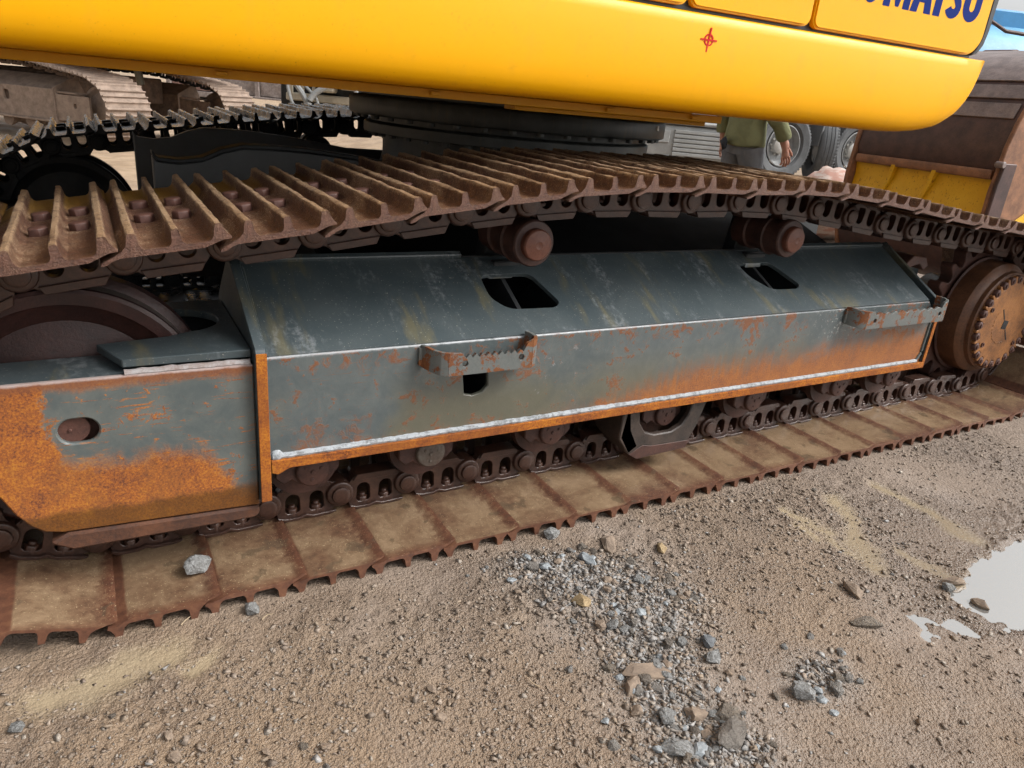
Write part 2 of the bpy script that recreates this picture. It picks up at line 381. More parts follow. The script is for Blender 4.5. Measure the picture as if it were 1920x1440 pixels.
MT = dict(side=m_side_plate(), cheek=m_cheek(), deck=m_deck(), paint=m_paint_plain(), edge=m_edge_rust(), weld=m_weld(),
          shoe_t=m_shoe_top(), shoe_b=m_shoe_bottom(), link=m_link(), fshoe=m_far_shoe(),
          drust=m_darkrust('dark_brown_rust', (.04, .018, .014), (.10, .042, .030)),
          idler=m_darkrust('idler_dark_rust', (.022, .010, .009), (.052, .020, .016), .45),
          roller=m_darkrust('roller_brown_rust', (.026, .012, .010), (.082, .036, .026)),
          cap=m_darkrust('roller_cap_red_rust', (.085, .030, .019), (.18, .066, .038), .5),
          steel=simple('bare_worn_steel', (.32, .30, .27), .3, .8, .4, 12, .2, 90),
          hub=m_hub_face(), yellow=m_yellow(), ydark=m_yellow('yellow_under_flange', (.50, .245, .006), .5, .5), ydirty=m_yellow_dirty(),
          matte=simple('gap_shade_black', (.006, .0065, .007), .9, 0, .2, spec=.08), black=m_black(), wetblack=m_black('wet_black_plate', .32), web=simple('grey_black_web_paint', (.05, .054, .056), .5, 0, .3), ring=m_ring(), ground=m_ground(), stone=m_stone(), grey=m_greystone(), gravel=m_gravel(), water=m_water(),
          trim=simple('black_rubber_trim', (.02, .022, .024), .35, 0, .2), blue=simple('blue_letter_vinyl', (.006, .022, .16), .6, 0, .05, 5, .02, spec=.08),
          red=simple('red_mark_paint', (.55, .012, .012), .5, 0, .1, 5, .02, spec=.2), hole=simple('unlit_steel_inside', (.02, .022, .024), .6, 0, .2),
          rail=m_darkrust('polished_rail', (.06, .03, .022), (.16, .075, .05), .4))

# ------------------------------------------------------------------ mesh helper
class MB:
    def __init__(s): s.bm = bmesh.new()
    def _new(s, vs, fs):
        V = [s.bm.verts.new(v) for v in vs]
        for f in fs:
            try: s.bm.faces.new([V[i] for i in f])
            except ValueError: pass
        return V
    def box(s, a, b):
        x0, y0, z0 = a; x1, y1, z1 = b
        return s._new([(x0, y0, z0), (x1, y0, z0), (x1, y1, z0), (x0, y1, z0), (x0, y0, z1), (x1, y0, z1), (x1, y1, z1), (x0, y1, z1)],
                      [(3, 2, 1, 0), (4, 5, 6, 7), (0, 1, 5, 4), (1, 2, 6, 5), (2, 3, 7, 6), (3, 0, 4, 7)])
    def hexa(s, pts):      # eight corners: bottom ring then top ring
        return s._new(pts, [(3, 2, 1, 0), (4, 5, 6, 7), (0, 1, 5, 4), (1, 2, 6, 5), (2, 3, 7, 6), (3, 0, 4, 7)])
    def prism(s, pts, a0, a1, axis='y', holes=()):
        def P(p, a): return {'y': (p[0], a, p[1]), 'x': (a, p[0], p[1]), 'z': (p[0], p[1], a)}[axis]
        new = []; edges = []
        for loop in [pts] + list(holes):
            V = [s.bm.verts.new(P(p, a0)) for p in loop]; new += V
            edges += [s.bm.edges.new((V[i], V[(i + 1) % len(V)])) for i in range(len(V))]
        if holes:
            faces = [f for f in bmesh.ops.triangle_fill(s.bm, edges=edges, use_beauty=True)['geom'] if isinstance(f, bmesh.types.BMFace)]
        else:
            faces = [s.bm.faces.new(new)]
        ex = bmesh.ops.extrude_face_region(s.bm, geom=faces, use_keep_orig=True)
        top = [g for g in ex['geom'] if isinstance(g, bmesh.types.BMVert)]
        d = a1 - a0
        bmesh.ops.translate(s.bm, vec={'y': (0, d, 0), 'x': (d, 0, 0), 'z': (0, 0, d)}[axis], verts=top)
        return new + top
    def lathe(s, prof, c=(0, 0, 0), axis='y', seg=32, cap=True, a0=0.0):
        rings = []; allv = []
        for r, a in prof:
            ring = []
            for k in range(seg):
                t = a0 + 2 * math.pi * k / seg; p, q = r * math.cos(t), r * math.sin(t)
                co = {'y': (p, a, q), 'x': (a, p, q), 'z': (p, q, a)}[axis]
                ring.append(s.bm.verts.new((c[0] + co[0], c[1] + co[1], c[2] + co[2])))
            rings.append(ring); allv += ring
        for A, B in zip(rings, rings[1:]):
            for k in range(seg):
                s.bm.faces.new((A[k], A[(k + 1) % seg], B[(k + 1) % seg], B[k]))
        if cap:
            s.bm.faces.new(rings[0]); s.bm.faces.new(rings[-1][::-1])
        return allv
    def cyl(s, c, r, h, axis='y', seg=24): return s.lathe([(r, 0), (r, h)], c, axis, seg)
    def tube(s, path, r, seg=8, cap=True):
        P = [Vector(p) for p in path]; rr = r if isinstance(r, (list, tuple)) else [r] * len(P); rings = []
        up = Vector((0, 0, 1))
        for i, p in enumerate(P):
            t = (P[min(i + 1, len(P) - 1)] - P[max(i - 1, 0)]).normalized()
            a = t.cross(up if abs(t.z) < .95 else Vector((1, 0, 0))).normalized(); b = t.cross(a)
            rings.append([s.bm.verts.new(p + (a * math.cos(q) + b * math.sin(q)) * rr[i]) for q in [2 * math.pi * k / seg for k in range(seg)]])
        for A, B in zip(rings, rings[1:]):
            for k in range(seg): s.bm.faces.new((A[k], A[(k + 1) % seg], B[(k + 1) % seg], B[k]))
        if cap: s.bm.faces.new(rings[0]); s.bm.faces.new(rings[-1][::-1])
        return [v for q in rings for v in q]
    def grid(s, pts):     # pts[i][j]
        V = [[s.bm.verts.new(p) for p in row] for row in pts]
        for i in range(len(V) - 1):
            for j in range(len(V[0]) - 1): s.bm.faces.new((V[i][j], V[i + 1][j], V[i + 1][j + 1], V[i][j + 1]))
        return V
    def xf(s, verts, mat):
        bmesh.ops.transform(s.bm, matrix=mat, verts=list(verts)); return verts
    def mesh(s, name, mat, bevel=0.0, sharp=32, seg=1, flat=False):
        bm = s.bm
        bmesh.ops.recalc_face_normals(bm, faces=bm.faces)
        if bevel:
            bmesh.ops.dissolve_limit(bm, angle_limit=.01, verts=bm.verts, edges=bm.edges)
            es = [e for e in bm.edges if len(e.link_faces) == 2 and e.calc_face_angle(0) > R(sharp)]
            bmesh.ops.bevel(bm, geom=es, offset=bevel, segments=seg, affect='EDGES', clamp_overlap=True)
            bmesh.ops.recalc_face_normals(bm, faces=bm.faces)
        for f in bm.faces: f.smooth = not flat
        for e in bm.edges:
            if len(e.link_faces) == 2: e.smooth = e.calc_face_angle(0) < R(sharp)
        me = bpy.data.meshes.new(name); bm.to_mesh(me); bm.free()
        if mat is not None: me.materials.append(mat)
        return me
    def build(s, name, mat, parent=None, bevel=0.0, **k):
        return add(name, s.mesh(name, mat, bevel, **k), parent)

def add(name, me, parent=None, mw=None):
    o = bpy.data.objects.new(name, me); COL.objects.link(o)
    if parent is not None: o.parent = parent
    mw = mw or Matrix()
    o.matrix_basis = (world_of(parent).inverted() @ mw) if parent is not None else mw
    return o

def world_of(o):
    m = o.matrix_basis.copy()
    while o.parent is not None:
        o = o.parent; m = o.matrix_basis @ m
    return m

def thing(name, label, cat, loc=(0, 0, 0), rz=0.0, group=None):
    e = bpy.data.objects.new(name, None); COL.objects.link(e); e.empty_display_size = .2
    e.matrix_basis = Matrix.Translation(loc) @ Matrix.Rotation(rz, 4, 'Z')
    tag(e, label, cat, group); return e

def tag(o, label, cat, group=None):
    o['label'] = label; o['category'] = cat
    if group: o['group'] = group
    return o

def recolor(o, mat):
    o.material_slots[0].link = 'OBJECT'; o.material_slots[0].material = mat

def rrect(cx, cz, w, h, r, n=5):
    out = []
    for sx, sz, a in ((1, 1, 0), (-1, 1, 90), (-1, -1, 180), (1, -1, 270)):
        for k in range(n + 1):
            t = R(a + 90 * k / n)
            out.append((cx + sx * (w / 2 - r) + r * math.cos(t), cz + sz * (h / 2 - r) + r * math.sin(t)))
    return out

def arc(cx, cy, r, a0, a1, n=10):
    return [(cx + r * math.cos(R(a0 + (a1 - a0) * k / n)), cy + r * math.sin(R(a0 + (a1 - a0) * k / n))) for k in range(n + 1)]

# ------------------------------------------------------------------ ground
_T = RNG.random((256, 256))
def vnoise(x, y, ox=0):
    x = np.asarray(x, float) + 57.3 + ox; y = np.asarray(y, float) + 91.7 - ox
    xi = np.floor(x).astype(int); yi = np.floor(y).astype(int); fx = x - xi; fy = y - yi
    fx = fx * fx * (3 - 2 * fx); fy = fy * fy * (3 - 2 * fy)
    a = _T[xi % 256, yi % 256]; b = _T[(xi + 1) % 256, yi % 256]; c = _T[xi % 256, (yi + 1) % 256]; d = _T[(xi + 1) % 256, (yi + 1) % 256]
    return (a * (1 - fx) + b * fx) * (1 - fy) + (c * (1 - fx) + d * fx) * fy - .5
def sstep(v, a, b):
    t = np.clip((v - a) / (b - a), 0, 1); return t * t * (3 - 2 * t)
GZ = -0.052
WATER_Z = -0.058
def pool(x, y):
    # puddle in front of the sprocket end and the shallow washed runnels that feed it
    x = np.asarray(x, float); y = np.asarray(y, float)
    u, v = x - 2.82, y + .80
    r = np.sqrt((u / .72) ** 2 + (v / .165) ** 2) + .5 * vnoise(x * 5, y * 5, 3) + .3 * vnoise(x * 14, y * 14, 5) + .16 * vnoise(x * 45, y * 45, 6)
    return 1 - sstep(r, .66, 1.20)
SILT = [([(2.309, -0.209), (2.182, -0.385), (2.068, -0.549)], 0.03), ([(2.078, -0.2), (2.109, -0.356)], 0.022), ([(2.581, -0.205), (2.592, -0.396), (2.566, -0.588)], 0.03), ([(2.226, -0.535), (2.254, -0.698)], 0.022), ([(-0.154, -0.169), (-0.065, -0.151), (0.01, -0.106), (0.066, -0.102)], 0.045), ([(0.125, -0.174), (0.173, -0.158)], 0.025), ([(2.042, -0.277), (2.026, -0.358)], 0.018), ([(2.08, -0.379), (2.071, -0.489)], 0.02)]
def runnel(x, y):
    # thin films of silty water left in the hollows
    x = np.asarray(x, float); y = np.asarray(y, float)
    wx_ = x + .05 * vnoise(x * 9, y * 9, 41) + .02 * vnoise(x * 28, y * 28, 42); wy_ = y + .05 * vnoise(x * 9, y * 9, 43) + .02 * vnoise(x * 28, y * 28, 44); best = np.zeros_like(x)
    for pts_, hw in SILT:
        for (ax, ay), (bx_, by_) in zip(pts_, pts_[1:]):
            dx, dy = bx_ - ax, by_ - ay; t = np.clip(((wx_ - ax) * dx + (wy_ - ay) * dy) / (dx * dx + dy * dy), 0, 1)
            d = np.hypot(wx_ - ax - t * dx, wy_ - ay - t * dy); best = np.maximum(best, (1 - sstep(d, hw * .1, hw * 2.1)) * .95)
    return best
def streak(x, y):
    # band of crushed grey stone running towards the camera
    x = np.asarray(x, float); y = np.asarray(y, float)
    px = np.array([1.05, 1.17, 1.22, 1.13, 1.0]); py = np.array([-.10, -.22, -.45, -.66, -1.0])
    xc = np.interp(-y, -py, px)
    d = np.abs(x - xc + .12 * vnoise(x * 4, y * 4, 12)); wd = np.interp(-y, -py, [.13, .20, .17, .15, .15])
    g = np.exp(-(d / wd) ** 2) * sstep(-y, .02, .14)
    g2 = np.exp(-(((x - 1.50) / .10) ** 2 + ((y + .80) / .07) ** 2))
    return np.maximum(g, g2)
def height(x, y):
    x = np.asarray(x, float); y = np.asarray(y, float)
    near = 1 - sstep(np.hypot(x - 1.5, y + .4), 3.5, 7)
    h = GZ + .022 * vnoise(x * .9, y * .9) + .016 * vnoise(x * 2.7, y * 2.7, 4) + near * (.009 * vnoise(x * 9, y * 9, 6) + .009 * vnoise(x * 26, y * 26, 7) + .008 * vnoise(x * 58, y * 58, 8) + .005 * vnoise(x * 110, y * 110, 9))
    trk = sstep(y, -.16, -.02) * (1 - sstep(y, .85, 1.1)) * near
    h = h * (1 - .6 * trk) + (GZ - .002) * .6 * trk
    p = pool(x, y); h = h - .030 * p
    rn = runnel(x, y); h = h * (1 - .75 * rn) + (GZ - .006) * .75 * rn
    h = h + streak(x, y) * (.006 + .010 * vnoise(x * 30, y * 30, 15))
    dry = (1 - sstep(p, .05, .4)) * near
    h = h + np.maximum(0, WATER_Z + .004 - h) * dry
    rise = .42 * sstep((x - 4.2) + (y - 2.5), 0, 8) * sstep(x, 2.5, 5.5) * sstep(y, 1.0, 3.0)
    return h + rise

def axis_vals(lo, hi, dense0, dense1, st, growth=1.16):
    mid = list(np.arange(dense0, dense1, st)); a = []; v, d = dense0, st
    while v > lo: d *= growth; v -= d; a.append(v)
    b = []; v, d = mid[-1], st
    while v < hi: d *= growth; v += d; b.append(v)
    return np.array(a[::-1] + mid + b)
gx = axis_vals(-400, 400, -.5, 3.6, .0085); gy = axis_vals(-60, 700, -1.45, .1, .0085)
XX, YY = np.meshgrid(gx, gy, indexing='ij'); ZZ = height(XX, YY)
nx, ny = XX.shape
vco = np.stack([XX.ravel(), YY.ravel(), ZZ.ravel()], 1).astype(np.float32)
ii = (np.arange(nx - 1)[:, None] * ny + np.arange(ny - 1)[None, :]).ravel()
quads = np.stack([ii, ii + ny, ii + ny + 1, ii + 1], 1).astype(np.int32)
me = bpy.data.meshes.new('ground')
me.vertices.add(len(vco)); me.vertices.foreach_set('co', vco.ravel())
me.loops.add(quads.size); me.loops.foreach_set('vertex_index', quads.ravel())
me.polygons.add(len(quads)); me.polygons.foreach_set('loop_start', np.arange(0, quads.size, 4, dtype=np.int32))
me.polygons.foreach_set('use_smooth', np.ones(len(quads), bool))
me.update(calc_edges=True); me.validate()
wetc = np.zeros((len(vco), 4), np.float32); wetc[:, 3] = 1
xr, yr_ = XX.ravel(), YY.ravel()
wetc[:, 0] = np.clip(runnel(xr, yr_) + .55 * sstep(-np.abs(np.hypot((xr - 2.82) / .72, (yr_ + .80) / .165) - .95), -.22, 0) * sstep(vnoise(xr * 6, yr_ * 6, 51), -.3, .3), 0, 1)
wetc[:, 1] = np.clip(sstep(np.exp(-(((xr - 2.5) / .75) ** 2 + ((yr_ + .62) / .38) ** 2)), .25, .9) * .7 + sstep(-np.abs(np.hypot((xr - 2.82) / .72, (yr_ + .80) / .165) - 1.0), -.35, 0) * .9 + .5 * pool(xr, yr_), 0, 1)
wetc[:, 2] = streak(xr, yr_)
at_ = me.color_attributes.new('wet', 'FLOAT_COLOR', 'POINT'); at_.data.foreach_set('color', wetc.ravel())
me.materials.append(MT['ground'])
ground = add('ground', me); ground['kind'] = 'structure'

mb = MB(); cell = {}
wx = np.arange(1.75, 3.6, .02); wy = np.arange(-1.35, -.2, .02)
WXX, WYY = np.meshgrid(wx, wy, indexing='ij'); keep = pool(WXX, WYY) > .02
keep = keep[:-1, :-1] | keep[1:, :-1] | keep[:-1, 1:] | keep[1:, 1:]
def wv(i, j):
    if (i, j) not in cell: cell[(i, j)] = mb.bm.verts.new((wx[i], wy[j], WATER_Z))
    return cell[(i, j)]
for i in range(keep.shape[0]):
    for j in range(keep.shape[1]):
        if keep[i, j]: mb.bm.faces.new((wv(i, j), wv(i + 1, j), wv(i + 1, j + 1), wv(i, j + 1)))
puddle = mb.build('puddle', MT['water']); puddle['kind'] = 'structure'

# ------------------------------------------------------------------ excavator
P = 0.216; SW = 0.795; YC = SW / 2
EXC = thing('crawler_excavator', 'yellow crawler excavator with grey rusty track frame, filling the picture', 'excavator', (1.95, 1.695, GZ))

# chain path: measured joints of the upper run, a flat lower run, arcs at both ends
lips = [(-.125, .832), (.041, .837), (.265, .864), (.486, .892), (.688, .922), (.906, .951), (1.125, .977), (1.342, .994), (1.558, .999), (1.774, .997),
        (1.99, 1.001), (2.206, .997), (2.42, .98), (2.633, .955), (2.845, .926), (3.058, .9), (3.272, .88)]
lips = lips[1:]
top = []
for i, (x, z) in enumerate(lips):
    a = lips[max(i - 1, 0)]; b = lips[min(i + 1, len(lips) - 1)]
    t = Vector((b[0] - a[0], 0, b[1] - a[1])).normalized(); n = Vector((-t.z, 0, t.x))
    top.append(Vector((x, 0, z)) + .0425 * t - .050 * n)
bot = [Vector((k * P - .0425, 0, .0553)) for k in range(17, 0, -1)]       # right to left
SPR = Vector((3.925, 0, .40)); SPR_R = .362
IDL = Vector((-.056, 0, .4095)); IDL_R = .357
def bridge(a, path, b):
    pts = [a] + path + [b]
    ln = [0]
    for p, q in zip(pts, pts[1:]): ln.append(ln[-1] + (q - p).length)
    n = max(2, round(ln[-1] / P)); out = []
    for k in range(1, n):
        d = ln[-1] * k / n
        for i in range(len(pts) - 1):
            if ln[i] <= d <= ln[i + 1] + 1e-9:
                f = (d - ln[i]) / max(1e-9, ln[i + 1] - ln[i]); out.append(pts[i].lerp(pts[i + 1], f)); break
    return out
rp = [SPR + Vector((math.cos(R(a)), 0, math.sin(R(a)))) * SPR_R for a in range(86, -88, -4)]
lp = [IDL + Vector((math.cos(R(a)), 0, math.sin(R(a)))) * IDL_R for a in range(272, 88, -4)]
lp = [p for p in lp if not (p.x > -.03)]
pins = top + bridge(top[-1], rp, bot[0]) + bot + bridge(bot[-1], lp, top[0])
NP = len(pins)
frames = []
for i in range(NP):
    a, b = pins[i], pins[(i + 1) % NP]; t = (b - a).normalized(); n = Vector((-t.z, 0, t.x))
    frames.append((Matrix(((t.x, 0, n.x, a.x), (0, 1, 0, 0), (t.z, 0, n.z, a.z), (0, 0, 0, 1))), n.z, a))

# triple grouser shoe, profile along the chain (u) and outwards (v)
prof = [(0, -.012), (.012, -.010), (.024, -.004), (.036, 0), (.196, 0), (.215, .006), (.235, .013), (.251, .013),
        (.253, .017), (.246, .024), (.240, .034), (.238, .043), (.235, .046), (.225, .046), (.222, .043), (.217, .022), (.212, .015), (.205, .0115),
        (.163, .0115), (.158, .015), (.155, .022), (.1525, .042), (.150, .045), (.141, .045), (.1385, .042), (.1365, .022), (.133, .015), (.127, .0115),
        (.084, .0115), (.079, .015), (.0745, .022), (.072, .043), (.069, .046), (.059, .046), (.056, .043), (.051, .022), (.042, .013), (.032, .007), (.018, .001), (.006, -.004), (.0, -.008)]
def shoe_mesh(name, mat, seed, jit=.0012):
    rr = random.Random(seed); mb = MB(); ys = [0, .012] + [SW * k / 26 for k in range(1, 26)] + [SW - .012, SW]
    rows = []
    for j, y in enumerate(ys):
        row = []
        for (u, v) in prof:
            dv = rr.uniform(-jit, jit) * (2.2 if v > .04 else .5)
            row.append((u - .0425 + rr.uniform(-jit, jit) * .6, y + (rr.uniform(-.002, .002) if j in (0, len(ys) - 1) else 0), v + .062 + dv))
        rows.append(row)
    V = [[mb.bm.verts.new(p) for p in r] for r in rows]; n = len(prof)
    for j in range(len(ys) - 1):
        for k in range(n): mb.bm.faces.new((V[j][k], V[j][(k + 1) % n], V[j + 1][(k + 1) % n], V[j + 1][k]))
    mb.bm.faces.new(V[0]); mb.bm.faces.new(V[-1][::-1])
    return mb.mesh(name, mat, .0)
SHOES_T = [shoe_mesh('track_shoe', MT['shoe_t'], k, .0009) for k in range(4)]
SHOES_B = [shoe_mesh('track_shoe', MT['shoe_b'], 10 + k, .0008) for k in range(4)]
SHOES_F = [shoe_mesh('track_shoe', MT['fshoe'], 20 + k) for k in range(2)]

mb = MB(); mb.lathe([(.0225, 0), (.0225, .0155), (.0195, .0185)], (0, 0, 0), 'z', 6)
BOLT = mb.mesh('shoe_bolt', MT['drust'], .0005, 28)
mb = MB(); mb.lathe([(.017, 0), (.017, -.028), (.014, -.031)], (0, 0, 0), 'z', 6); mb.lathe([(.010, -.031), (.010, -.039), (.006, -.041)], (0, 0, 0), 'z', 12)
NUT = mb.mesh('shoe_nut', MT['link'], .001)

# chain link, one side plate; side = +1 for the outer row, -1 mirrors it about the chain centre
outline = [(-.040, .016), (-.034, .030), (-.018, .042), (.018, .047), (.032, .059), (.082, .061), (.104, .053), (.126, .061), (.172, .060), (.186, .046), (.192, .02),
           (.192, -.022), (.180, -.036), (.168, -.050), (.036, -.050), (.024, -.041), (-.018, -.041), (-.034, -.026), (-.041, -.006)]
def window(cx):
    return arc(cx, -.001, .0205, 180, 360, 8) + [(cx + .0225, .034), (cx + .015, .0425), (cx - .015, .0425), (cx - .0225, .034)]
def link_mesh(side):
    mb = MB()
    mb.prism(outline, .288, .318, 'y', [window(.070), window(.141)])
    foot = [(.012, .050), (.036, .051), (.082, .053), (.104, .046), (.126, .053), (.166, .052), (.186, .045), (.188, .051), (.174, .0615), (.126, .062), (.104, .0545), (.082, .062), (.030, .0605), (.014, .055)]
    mb.prism(foot, .276, .2885, 'y')
    mb.prism([(.030, -.036), (.040, -.056), (.164, -.056), (.176, -.036)], .280, .336, 'y')
    mb.lathe([(.0415, .320), (.0425, .283), (.040, .276), (.034, .275)], (0, 0, 0), 'y', 24)
    mb.lathe([(.028, .276), (.0275, .2685), (.0255, .2665), (.016, .266)], (0, 0, 0), 'y', 20)
    mb.lathe([(.040, .317), (.040, .345)], (P, 0, 0), 'y', 20)
    if side < 0:
        for v in mb.bm.verts: v.co.y = 2 * YC - v.co.y
    return mb.mesh('chain_link', MT['link'], .0016)
LINK_O, LINK_I = link_mesh(1), link_mesh(-1)

for i, (fm, nz, a) in enumerate(frames):
    upper = nz > .15
    sh = add('track_shoe', random.choice(SHOES_T if upper else SHOES_B), EXC, fm @ Matrix.Translation((0, random.uniform(-.003, .003), random.uniform(-.001, .001))))
    lo = add('chain_link', LINK_O, EXC, fm); add('chain_link', LINK_I, EXC, fm)
    if upper and a.x < 2.2:
        for s_ in (.064, .146):
            for y in (.303, .492):
                add('shoe_bolt', BOLT, sh, fm @ Matrix.Translation((s_, y, .073)) @ Matrix.Rotation(random.uniform(0, 1), 4, 'Z'))
    if not upper and nz < -.5 and -.2 < a.x < 3.9:
        for s_ in (.070, .141):
            add('shoe_nut', NUT, lo, fm @ Matrix.Translation((s_, .303, .060)) @ Matrix.Rotation(random.uniform(0, 1), 4, 'Z'))
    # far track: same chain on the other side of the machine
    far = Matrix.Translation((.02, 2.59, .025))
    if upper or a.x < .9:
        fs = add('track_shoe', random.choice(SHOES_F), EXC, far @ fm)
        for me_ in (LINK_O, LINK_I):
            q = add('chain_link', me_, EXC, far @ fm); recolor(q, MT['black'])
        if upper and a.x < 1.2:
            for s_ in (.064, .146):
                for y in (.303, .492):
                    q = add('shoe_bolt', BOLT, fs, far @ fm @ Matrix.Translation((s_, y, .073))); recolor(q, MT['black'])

# ---- near track frame: box with a sloping deck, rusty bottom flange, end flange, cheeks round the idler
YF, ZT, ZB, YR, ZR = .13, .570, .300, .44, .737
X0, X1 = .3705, 3.178
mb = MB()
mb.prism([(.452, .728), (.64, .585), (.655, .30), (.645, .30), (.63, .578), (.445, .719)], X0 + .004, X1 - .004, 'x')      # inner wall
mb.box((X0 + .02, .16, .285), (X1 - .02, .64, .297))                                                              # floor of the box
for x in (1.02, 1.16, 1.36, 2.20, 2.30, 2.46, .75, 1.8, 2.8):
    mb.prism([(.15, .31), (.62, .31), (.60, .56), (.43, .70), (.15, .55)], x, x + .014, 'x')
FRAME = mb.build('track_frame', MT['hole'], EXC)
mb = MB()
hole = [(.918, .472), (.999, .470), (1.003, .425), (.985, .405), (.955, .398), (.926, .405)]
mb.prism([(X0, ZB - .012), (X1 + .004, ZB - .012), (X1 - .01, .530), (X1 - .05, ZT - .004), (X0, ZT)], YF, YF + .016, 'y', [hole])
mb.build('side_plate', MT['side'], FRAME, .0025)
# deck plate with its two access holes, built flat and tipped up to the ridge
L = math.hypot(YR - YF, ZR - ZT); ang = math.atan2(ZR - ZT, YR - YF)
def rpoly(pts, r=.025, n=5):
    out = []
    for i, p in enumerate(pts):
        a = Vector(pts[i - 1]); b = Vector(p); c = Vector(pts[(i + 1) % len(pts)])
        u = (a - b).normalized(); v = (c - b).normalized()
        rr = min(r, (a - b).length * .45, (c - b).length * .45)
        for k in range(n + 1):
            t = k / n; q = b + u * rr * (1 - t) ** 2 + v * rr * t ** 2; out.append((q.x, q.y))
    return out
h1 = rpoly([(1.070, .268), (1.252, .268), (1.302, .130), (1.275, .108), (1.112, .112), (1.066, .165)], .03)
h2 = rpoly([(2.190, .274), (2.368, .278), (2.432, .145), (2.400, .123), (2.262, .126), (2.200, .200)], .03)
mb = MB()
v = mb.prism([(X0, .006), (X1 - .05, .006), (X1 - .012, L), (X0, L)], -.014, 0, 'z', [h1, h2])
mb.xf(v, Matrix.Translation((0, YF, ZT)) @ Matrix.Rotation(ang, 4, 'X'))
mb.build('deck_plate', MT['deck'], FRAME, .002)
mb = MB()
v = mb.box((X0, L - .002, -.004), (1.04, L + .020, .012)); mb.xf(v, Matrix.Translation((0, YF, ZT)) @ Matrix.Rotation(ang, 4, 'X'))
mb.build('ridge_strip', MT['deck'], FRAME, .003); mb = MB()
v = mb.box((2.45, L - .002, -.004), (X1 - .02, L + .022, .014)); mb.xf(v, Matrix.Translation((0, YF, ZT)) @ Matrix.Rotation(ang, 4, 'X'))
mb.build('ridge_strip', MT['deck'], FRAME, .003)
mb = MB(); mb.box((X0 + .03, YR + .002, .70), (X1 - .05, YR + .012, ZR + .004)); mb.build('ridge_web', MT['black'], FRAME, .002)
mb = MB()
mb.prism([(X0 + .003, ZB - .010), (X0 + .003, ZB - .045), (X0 + .02, ZB - .052), (X0 + .05, ZB - .037), (X1 + .022, ZB - .037), (X1 + .022, ZB - .010)], YF - .016, .63, 'y')
mb.build('bottom_flange', MT['edge'], FRAME, .002)
# right hand end plate, its edge rusted
mb = MB()
mb.prism([(YF - .010, ZB - .010), (.635, ZB - .010), (.62, .59), (YR + .01, ZR + .022), (YF + .02, ZT + .012), (YF - .010, ZT - .012)], X1 + .005, X1 + .024, 'x')
mb.build('end_plate', MT['deck'], FRAME, .002)
mb = MB(); mb.box((X1 + .0045, YF - .0145, ZB - .009), (X1 + .0245, YF - .0105, ZT - .014)); mb.build('end_plate_edge', MT['edge'], FRAME, .001)
# left end flange, deep rusty edge
mb = MB()
mb.prism([(.098, .185), (.098, .592), (.106, .604), (.44, .762), (.64, .60), (.66, .16), (.20, .16)], .342, .3685, 'x')
FL = mb.build('end_flange', MT['deck'], FRAME, .002)
mb = MB(); mb.box((.3425, .0935, .186), (.3685, .0978, .594)); mb.build('flange_edge', MT['edge'], FRAME, .001)
def bead(path, r, mat, seed=0):
    rr = random.Random(seed); pts = []
    for a, b in zip(path, path[1:]):
        A, B = Vector(a), Vector(b); n = max(2, int((B - A).length / .012))
        for k in range(n): pts.append(A.lerp(B, k / n))
    pts.append(Vector(path[-1])); q_ = lambda p: 1.0 if p.x < 1.7 else .35
    mb = MB(); mb.tube([p + Vector((0, rr.uniform(-.001, .001), rr.uniform(-.001, .001))) * q_(p) for p in pts], [r * (1 + rr.uniform(-.10, .10) * q_(p)) for p in pts], 8)
    return mb.build('weld_bead', mat, FRAME)
bead([(X0 + .008, YF - .002, ZB - .004), (X1 - .03, YF - .002, ZB - .004)], .0088, MT['weld'], 1)
mb = MB(); mb.lathe([(.004, -.012), (.014, -.006), (.017, 0), (.012, .008), (.003, .012)], (X0 + .020, YF - .001, ZB - .002), 'y', 12); mb.build('weld_bead', MT['weld'], FRAME)
bead([(X1 - .03, YF - .002, ZB + .0), (X1 - .008, YF - .002, ZB + .03), (X1 - .004, YF - .002, .50)], .006, MT['paint'], 2)
bead([(.374, YF + .004, .57), (.374, YR - .02, .728)], .006, MT['deck'], 3)

# cheek box beside the idler
mb = MB()
slot = [(-.082 + .030 + .030 * math.cos(R(a)), .438 + .030 * math.sin(R(a))) for a in range(90, 271, 15)] + [(-.030 + .030 * math.cos(R(a)), .438 + .030 * math.sin(R(a))) for a in range(-90, 91, 15)]
mb.prism([(-.70, .46), (-.30, .42), (-.207, .298), (-.184, .248), (-.160, .214), (-.135, .193), (-.10, .184), (.341, .166), (.341, .560), (-.70, .560)], .12, .136, 'y', [slot])
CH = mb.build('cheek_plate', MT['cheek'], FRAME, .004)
mb = MB(); mb.prism([(-.13, .160), (-.085, .134), (.330, .130), (.341, .142), (.341, .163), (-.09, .181)], .1165, .30, 'y'); mb.build('cheek_base', m_darkrust('base_brown_rust', (.036, .016, .011), (.11, .043, .02), .75), FRAME, .006)
mb = MB(); mb.prism([(-.70, .122), (.340, .122), (.340, .30), (.27, .285), (-.70, .262)], .545, .5595, 'z')
mb.build('cheek_top', MT['deck'], FRAME, .002)
up = [(.060, .140), (.340, .140), (.340, .60), (.17, .60)] + [(.17, .545)] + arc(.205, .415, .100, 80, -80, 12) + [(.17, .288), (.012, .262)]
mb = MB(); mb.prism(up, .572, .592, 'z'); mb.build('yoke_plate', MT['deck'], FRAME, .002)
bead([(.062, .132, .563), (.335, .132, .563)], .009, m_darkrust('rusty_weld', (.34, .33, .33), (.17, .11, .09), .6), 4)
mb = MB(); mb.box((.10, .56, .30), (.34, .60, .572)); mb.box((.30, .30, .30), (.34, .56, .50)); mb.build('yoke_wall', MT['black'], FRAME, .003)
